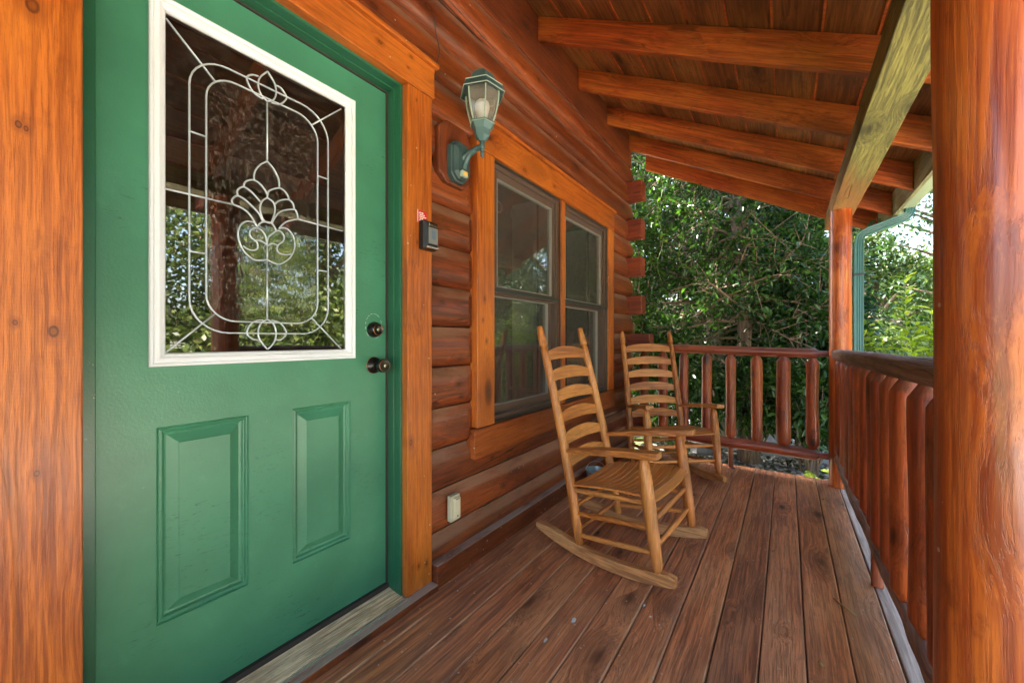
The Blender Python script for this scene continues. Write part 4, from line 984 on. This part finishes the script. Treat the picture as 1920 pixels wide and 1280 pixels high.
tag(obj('twig', b, M['dryleaf'], smooth=True), 'short pale dry twig on the pale edge board near the side railing', 'twig')
rr = random.Random(5)
for i, (x, y, s) in enumerate([(-.666,1.359,.010),(-.703,1.213,.009),(-.47,1.60,.006),(-.43,1.545,.005),(-.39,1.52,.004),(-.60,1.52,.004)]):
    b = MB(); n = 11; top = []
    for k in range(n):
        a = k*6.283/n; r_ = s*rr.uniform(.45,1.15); top.append((x+r_*math.cos(a), y+r_*1.5*math.sin(a)))
    b.ring_sweep([[(p[0],p[1],.0003) for p in top], [(x+(p[0]-x)*.85,y+(p[1]-y)*.85,.0022) for p in top]])
    tag(obj('paint_fleck', b, M['fleck']), ['large white dried splash on the middle of the deck, farthest of the two big ones','white dried splash on the deck, nearest to the camera','white dried speck just ahead of the front rocker tip','small white speck by the front rocker tip','smallest white speck near the front rocker tip','small white speck on the deck behind the big splash'][i], 'paint spot', 'white dried spots on the deck')
for i, (x, y, a) in enumerate([(.11,3.02,.3),(-.06,2.35,1.2),(.10,1.62,2.2),(-.52,2.85,.8),(-.95,1.55,.5),(.22,3.30,2.6)]):
    b = MB(); L = .022+.012*rr.random(); d = Vector((math.cos(a), math.sin(a), 0)); s_ = Vector((-d.y, d.x, 0)); pts = []
    for q in range(5):
        u = q/4; w = .006*math.sin(u*3.0+.1)+.0006; c = Vector((x,y,.004+.010*math.sin(u*3.14)))+d*L*u; pts.append([c-s_*w+Vector((0,0,.004)), c, c+s_*w+Vector((0,0,.004)), c+Vector((0,0,.001))])
    b.ring_sweep(pts); o = obj('dry_leaf', b, M['dryleaf'])
    tag(o, ['curled tan leaf on the deck short of the far post','curled tan leaf mid deck','curled tan leaf right of the front chair','curled tan leaf between the two rocking chairs','curled tan leaf by the wall left of the front chair','curled tan leaf beside the foot of the far post'][i], 'dry leaf', 'dry leaf bits on the deck')

# ------------------------------------------------------------------ vegetation
rng = np.random.default_rng(3)
def rdir(n, zb=0.0):
    v = rng.normal(size=(n,3)); v[:,2] += zb; return v/np.linalg.norm(v, axis=1, keepdims=True)
def branch_tree(name, base, h, r0, label, cat, group, crown, leaf_mat, nb, leafL, per, crown_fn, lean=(0,0), zmin=.4, cheap=False, trunkmat='bark', sprig=9, droop=.1, width=.38, blen=1.0, extra=0):
    """real tree: tapered trunk, limbs, twigs, leaves in sprigs along the twigs"""
    t_ = thing(name, base, label, cat, group)
    b = MB(); bx_, by_, bz_ = base; n = 24; pts = []; rad = []
    for i in range(n+1):
        u = i/n; pts.append((bx_+lean[0]*u+mnoise.noise(Vector((bx_*3, u*4, 1)))*.10, by_+lean[1]*u+mnoise.noise(Vector((by_*3, u*4, 6)))*.10, bz_-.1+h*u)); rad.append(r0*(1-.72*u)+.01 + (.5*r0*max(0,.06-u)/.06))
    b.tube(pts, rad, 14, wob=.25, seed=bx_)
    obj('trunk', b, M[trunkmat], t_, smooth=True)
    tw = MB(); CC = []; DD = []
    for k in range(nb):
        u = zmin+(1-zmin)*(k+rng.random())/nb; i = int(u*n); p0 = Vector(pts[min(i, n)])
        a = rng.random()*6.283; reach = crown_fn(u, a)*blen*rng.uniform(.7,1.08); d = Vector((math.cos(a), math.sin(a), rng.uniform(-.12,.35)))
        bp = [p0]; cur = p0.copy(); seg = 7; dd = d.normalized()
        for s in range(seg):
            dd = (dd + Vector(rng.normal(size=3)*.16) + Vector((0,0,-droop*.3 if s < 4 else .05))).normalized(); cur = cur+dd*reach/seg; bp.append(cur.copy())
        r1 = max(.006, r0*.26*(1-.6*u))
        tw.tube(bp, [r1*(1-.8*q/seg)+.002 for q in range(seg+1)], 6, cap=False)
        for s in range(2, seg+1):
            for q in range(2 if s < seg else 4):
                d2 = (dd*.6+Vector(rng.normal(size=3)*.75)).normalized(); L2 = reach*rng.uniform(.16,.34); e = bp[s]+d2*L2
                tw.tube([bp[s], bp[s].lerp(e,.5)+Vector(rng.normal(size=3)*.02), e], [.0055,.004,.002], 4, cap=False)
                for w in range(per):
                    uu = .25+.75*(w+rng.random())/per; CC.append(bp[s].lerp(e, uu)); DD.append(d2)
    obj('branches', tw, M['twig'], t_, smooth=True)
    C = np.array(CC); D0 = np.array(DD); C = np.repeat(C, sprig, 0); D0 = np.repeat(D0, sprig, 0); m = len(C)
    D = D0*.5 + rng.normal(size=(m,3))*.75; D[:,2] -= droop; C = C + rng.normal(size=(m,3))*leafL*.55
    N = rdir(m, 1.3); L = leafL*rng.uniform(.6,1.15,m)
    bid = np.clip(rng.beta(1.8,2.6,m)+.10*(C[:,2]-C[:,2].mean())/max(.5, C[:,2].std())*.5, 0, 1)
    leaves_obj('crown', C, D, N, L, L*width, bid, M[leaf_mat], t_, cheap=cheap)
    return t_
HEDGE = []
# hedge trees close behind the far railing
hg = 'tall laurel trees behind the far railing'
def cf(u, a): return 1.15*(1-.45*max(0,u-.55)/.45)
branch_tree('laurel_tree', (-.86,6.15,GZ), 6.2, .105, 'tall dark laurel with bare trunk left of centre behind the far railing', 'tree', hg, None, 'laurel', 95, .088, 2, lambda u,a: 1.75 if u < .7 else 1.3, zmin=.22, sprig=7)
branch_tree('laurel_tree', (-.33,5.30,GZ), 6.0, .085, 'tall dark laurel whose trunk foot stands in the gravel right behind the far railing', 'tree', hg, None, 'laurel', 85, .088, 2, lambda u,a: 1.15 if u < .6 else 1.2, lean=(-.35,.6), zmin=.30, sprig=7)
branch_tree('laurel_tree', (-2.35,6.0,GZ), 6.5, .09, 'leafy laurel showing its paler leaves beside the log corner at left', 'tree', hg, None, 'laurel', 78, .10, 3, lambda u,a: 1.25, zmin=.12, sprig=6)
branch_tree('laurel_tree', (-.15,6.9,GZ), 5.6, .09, 'dense dark laurel behind the far corner post', 'tree', hg, None, 'laurel', 84, .098, 3, lambda u,a: 1.0 if u < .75 else .8, zmin=.10, sprig=6)
branch_tree('laurel_tree', (-1.7,8.3,GZ), 7.5, .11, 'shaded laurel deep behind the others, closing the gaps between their trunks', 'tree', hg, None, 'laurel', 80, .12, 3, lambda u,a: 2.0, zmin=.08, sprig=6, cheap=True)
branch_tree('laurel_tree', (-3.6,9.2,GZ), 8.0, .12, 'large shaded laurel farthest left behind the cabin corner', 'tree', hg, None, 'laurel', 80, .13, 3, lambda u,a: 2.1, zmin=.06, sprig=6, cheap=True)
branch_tree('laurel_tree', (-.7,10.6,GZ), 7.5, .12, 'shaded laurel beyond the driveway closing the view between the trunks', 'tree', hg, None, 'laurel', 80, .14, 3, lambda u,a: 1.9, zmin=.06, sprig=6, cheap=True)
for i, (x, y) in enumerate(((-4.6,11.2),(-2.2,11.4),(.0,11.3))):
    HEDGE.append((x, y))
# low laurel skirts: shrubs between the railing and the driveway
def shrub(name, c, rx, ry, rz, n, leafL, mat, label, cat, group=None, stems=10, width=.4, shell=.55, upright=.0, cheap=False, hang=.2):
    t_ = thing(name, (c[0], c[1], GZ), label, cat, group); b = MB()
    for i in range(stems):
        a = rng.random()*6.283; r_ = rng.random()**.5
        e = (c[0]+rx*.8*r_*math.cos(a), c[1]+ry*.8*r_*math.sin(a), c[2]+rz*.5*rng.random()); m_ = ((c[0]+e[0])/2+rng.normal()*.05, (c[1]+e[1])/2+rng.normal()*.05, (GZ+e[2])/2)
        b.tube([(c[0]+rng.normal()*.04, c[1]+rng.normal()*.04, GZ-.02), m_, e], [.016,.010,.004], 6, cap=False)
    obj('stems', b, M['twig'], t_, smooth=True)
    k = max(1, n//7); d = rdir(k); r_ = rng.uniform(shell, 1, k)[:,None]
    lump = 1+.22*np.array([mnoise.noise(Vector(v)*2.2+Vector((c[0],c[1],0))) for v in d])[:,None]
    C = np.array(c)+d*r_*lump*np.array([rx,ry,rz]); C = np.repeat(C, 7, 0); dd = np.repeat(d, 7, 0); m = len(C)
    C = C+rng.normal(size=(m,3))*leafL*.5; D = dd*.5+rng.normal(size=(m,3))*.7; D[:,2] += upright-hang
    L = leafL*rng.uniform(.6,1.15,m); keep = C[:,2] > GZ+.01
    leaves_obj('foliage', C[keep], D[keep], rdir(m,1.2)[keep], L[keep], L[keep]*width, np.clip(rng.beta(1.8,2.4,m),0,1)[keep], M[mat], t_, cheap=cheap)
    return t_
shrub('laurel_shrub', (-.30,5.25,.48), .42,.34,.42, 2200, .095, 'laurel', 'glossy dark laurel shrub seen through the middle balusters of the far railing', 'shrub', 'low laurel shrubs behind the far railing')
shrub('laurel_shrub', (.22,5.15,.40), .40,.34,.46, 2300, .095, 'laurel', 'glossy dark laurel shrub between the last balusters and the far corner post', 'shrub', 'low laurel shrubs behind the far railing')
shrub('laurel_shrub', (-1.15,5.0,.45), .60,.40,.62, 3200, .095, 'laurel', 'dark laurel shrub behind the far rocking chair', 'shrub', 'low laurel shrubs behind the far railing')
shrub('laurel_shrub', (.54,5.6,1.0), .24,.30,1.0, 1500, .10, 'laurel2', 'bluish dark laurel standing directly behind the green downspout', 'shrub')
for i, (x, y) in enumerate(HEDGE):
    shrub('tall_hedge', (x,y,1.7), 1.5,.8,2.6, 7000, .17, 'laurel', 'tall shaded hedge bush beyond the driveway, '+['leftmost','middle','rightmost'][i]+' of three behind the laurel trunks', 'hedge', 'tall hedge bushes beyond the driveway', cheap=True, width=.5)
for i, (x, y, z, rx, rz) in enumerate(((-1.75,5.0,1.9,.55,1.1),(.15,5.7,1.7,.42,1.0),(-.55,7.0,.75,.7,.55),(-1.75,6.5,.9,.7,.6))):
    shrub('laurel_shrub', (x,y,z), rx,.4,rz, 2600, .10, 'laurel', ['bright leafy laurel bush crowding the log corner above the railing','dense laurel bush left of the far corner post, above the railing','laurel bush filling the space around the two bare trunks, just above the railing','laurel bush behind the ladder back of the far chair, above the railing'][i], 'shrub', 'leafy laurel bushes around the trunks', stems=14)
# lime green bush with upright shoots
lb = thing('lime_bush', (1.05, 5.3, GZ), 'bright yellow-green bush with upright leafy shoots beyond the side railing', 'bush')
b = MB(); CC = []; DD = []; NN = []; 
for i in range(70):
    x = 1.05+rng.normal()*.30; y = 5.3+rng.normal()*.30; top = rng.uniform(.65,1.25) if i else 1.66
    if i == 0: x, y = .92, 5.2
    if i == 1: x, y, top = 1.10, 5.2, 1.36
    bx2, by2 = 1.02+(x-1.02)*.5, 5.3+(y-5.3)*.5
    b.tube([(bx2,by2,GZ),((x+bx2)/2,(y+by2)/2,top*.4),(x,y,top)], [.010,.007,.003], 5, cap=False)
    z = .15; k = 0
    while z < top:
        u = (z-GZ)/(top-GZ); px = bx2+(x-bx2)*u; py = by2+(y-by2)*u; a = k*1.57+rng.random()*.4
        for s in (0, math.pi):
            CC.append((px,py,z)); DD.append((math.cos(a+s), math.sin(a+s), .55)); NN.append((0,0,1))
        z += .050; k += 1
obj('stems', b, M['stem'], lb)
m = len(CC); L = rng.uniform(.085,.135,m)
leaves_obj('foliage', np.array(CC), np.array(DD)+rng.normal(size=(m,3))*.12, np.array(NN)+rng.normal(size=(m,3))*.2, L, L*.38, rng.random(m), M['lime'], lb)
shrub('lime_bush', (2.2,6.6,.18), .75,.6,.62, 3600, .085, 'lime', 'low spreading yellow-green bush to the right of the upright shoots', 'bush', stems=16, upright=.5)
# crowned trees farther off
def crown_tree(name, base, h, clumps, n, leafL, mat, label, cat, group, r0=.22, trunk=True, cheap=True):
    t_ = thing(name, base, label, cat, group); bx_, by_, bz_ = base; b = MB()
    b.tube([(bx_,by_,bz_-.1),(bx_+.05,by_,bz_+h*.3),(bx_-.05,by_+.05,bz_+h*.6),(bx_,by_,bz_+h*.9)], [r0,r0*.75,r0*.5,r0*.15], 10, wob=.2)
    cs = []
    for c in clumps:
        cx_, cy_, cz_ = bx_+c[0], by_+c[1], bz_+c[2]; cs.append((cx_,cy_,cz_,c[3]))
        zt = bz_+min(h*.6, c[2]*.6); b.tube([(bx_,by_,zt),((bx_+cx_)/2,(by_+cy_)/2,(zt+cz_)/2+.1),(cx_,cy_,cz_)], [r0*.35,r0*.22,r0*.08], 6, cap=False)
    obj('trunk', b, M['bark'], t_, smooth=True)
    tot = sum(c[3]**2 for c in cs); Cs = []; Ds = []
    for c in cs:
        k = int(n*c[3]**2/tot/8)+1; d = rdir(k); rr_ = rng.uniform(.35,1,k)**.5
        lump = 1+.35*np.array([mnoise.noise(Vector(v)*2.5+Vector(c[:3])) for v in d])
        p = np.array(c[:3])+d*(rr_*lump*c[3])[:,None]*np.array([1,1,.72]); p = np.repeat(p, 8, 0)+rng.normal(size=(k*8,3))*leafL*1.3
        Cs.append(p); Ds.append(np.repeat(d, 8, 0)*.4+rng.normal(size=(k*8,3))*.8)
    C = np.concatenate(Cs); D = np.concatenate(Ds); m = len(C); L = leafL*rng.uniform(.6,1.2,m)
    leaves_obj('crown', C, D, rdir(m,.8), L, L*.55, np.clip(rng.beta(2,2,m),0,1), M[mat], t_, cheap=cheap)
    return t_
def clump(k, rad, z0, z1, r0, r1):
    o = []
    for i in range(k):
        a = rng.random()*6.283; q = rad*rng.random()**.5; z = rng.uniform(z0, z1); s = 1-.45*abs((z-(z0+z1)/2)/((z1-z0)/2+.01)); o.append((q*s*math.cos(a), q*s*math.sin(a), z, rng.uniform(r0,r1)))
    return o
crown_tree('oak_tree', (1.95,14.5,GZ), 4.4, clump(13,1.35,1.2,4.1,.35,.62), 10000, .12, 'oakleaf', 'sunlit yellow-green oak in the distance, framed by the downspout and the near post', 'tree', None)
crown_tree('cedar_tree', (4.5,13.0,GZ), 8.5, clump(26,3.1,2.6,8.2,.6,1.1)+[(-2.7,0,4.9,.75),(-2.3,0,3.7,.6),(-1.9,-.5,5.7,.9),(-3.0,.3,6.4,.75),(-2.2,.2,2.7,.5)], 13000, .12, 'pineleaf', 'tall blue-green tree with drooping boughs at the right, against the pale sky', 'tree', None)
crown_tree('oak_tree', (4.2,24,GZ), 5.0, clump(14,2.0,1.0,4.6,.7,1.2), 9000, .2, 'oakleaf', 'rounded dark green tree far off beside the brown shed', 'tree', None)
# yard trees on the open side: they are what the door and window glass reflect
yt = 'trees across the yard, mirrored in the door and window glass'
spots = [(7.2,-3.6,7.2),(7.6,.2,7.6),(7.0,3.3,7.0),(8.2,6.2,7.6),(9.4,9.6,8.0),(11,-7.5,9.0),(12,2.2,10),(13.0,13.5,9.5),(9.5,-11,8),(6.3,11.6,6.5),(9.5,17.5,8.5)]
for i, (x, y, h) in enumerate(spots):
    crown_tree('yard_tree', (x,y,GZ), h, clump(26,1.9,.5,h-.3,.8,1.25), 15000, .15, 'yardleaf', 'green tree across the yard mirrored in the '+['left side of the door glass','middle of the door glass','right side of the door glass','left window','right window','top left of the door glass','distance behind the middle door reflection','farthest right window reflection','extreme left of the door glass','lower half of the left window','lower half of the right window'][i], 'tree', yt)
# far wood
C = []; 
for i in range(2600):
    a = rng.uniform(-.9, 1.9); d = rng.uniform(38, 60); z = rng.uniform(0,1)**1.2*(4.0+2.2*mnoise.noise(Vector((a*9, 2, 0)))); C.append((d*math.sin(a), d*math.cos(a), GZ+z))
C = np.repeat(np.array(C), 12, 0)+rng.normal(size=(2600*12,3))*.5; m = len(C)
tag(leaves_obj('far_wood', C, rdir(m), rdir(m,.8), np.full(m,.75), np.full(m,.5), np.clip(rng.beta(2,2,m),0,1), M['yardleaf'], cheap=True), 'distant line of green woodland beyond the lawn', 'woodland', kind='stuff')
# shed far off
sh = thing('shed', (6.0,27.0,GZ), 'small brown open shed with low roof far off beyond the lime bush', 'shed')
b = MB()
for x in (4.4,5.5,7.4):
    for y in (26,28.4): b.box(x-.08,x+.08,y-.08,y+.08,GZ,1.55)
obj('shed_post', b, M['shedwall'], sh)
b = MB(); b.box(4.45,7.4,28.3,28.35,GZ,1.5); obj('shed_wall', b, M['shedwall'], sh)
b = MB(); b.hexa([(4.0,25.6,1.52),(7.9,25.6,1.52),(7.9,28.9,1.85),(4.0,28.9,1.85),(4.0,25.6,1.66),(7.9,25.6,1.66),(7.9,28.9,2.0),(4.0,28.9,2.0)]); obj('shed_roof', b, M['shedroof'], sh)
# hanging shoots by the roof
def shoot(x, y, z0, z1, label, n):
    t_ = thing('vine_shoot', (x,y,z0), label, 'vine', 'leafy shoots hanging at the roof edge')
    pts = [(x+.03*math.sin(q*1.3), y+.02*math.cos(q*1.1), z0+(z1-z0)*q/10) for q in range(11)]
    b = MB(); b.tube(pts, .004, 5); obj('stem', b, M['stem'], t_)
    C = []; D = []
    for i in range(n):
        u = (i/n)**1.6; q = int(u*9.99); C.append(pts[q]); a = i*2.4; D.append((math.cos(a), math.sin(a), -.7))
    m = n; L = rng.uniform(.06,.10,m); leaves_obj('leaves', np.array(C), np.array(D), rdir(m,1), L, L*.4, rng.uniform(.5,1,m), M['laurel'], t_)
shoot(-1.21,4.75,2.98,1.75,'long leafy shoot hanging from the last rafter near the log corner', 22)
shoot(-1.02,4.95,2.35,1.55,'shorter leafy shoot hanging free in front of the laurels', 12)
shoot(.60,4.30,2.05,1.86,'small leafy sprig poking out beside the gutter above the downspout', 8)
C = []; D = []
kt = thing('weed_plant', (.33,4.15,GZ), 'small bright green weed at the foot of the far corner post', 'plant')
b = MB()
for i in range(9):
    a = i*.7; e = (.28+.10*math.cos(a), 4.15+.10*math.sin(a), GZ+.22+.04*(i % 3)); b.tube([(.28,4.15,GZ),e], [.003,.002], 4)
    for q in range(3): C.append(e); D.append((math.cos(a+q-1), math.sin(a+q-1), .1))
obj('stems', b, M['stem'], kt); m = len(C); L = rng.uniform(.06,.09,m)
leaves_obj('leaves', np.array(C), np.array(D), rdir(m,2), L, L*.7, rng.random(m), M['lime'], kt)

for o in bpy.data.objects:
    if '_loc' in o: del o['_loc']
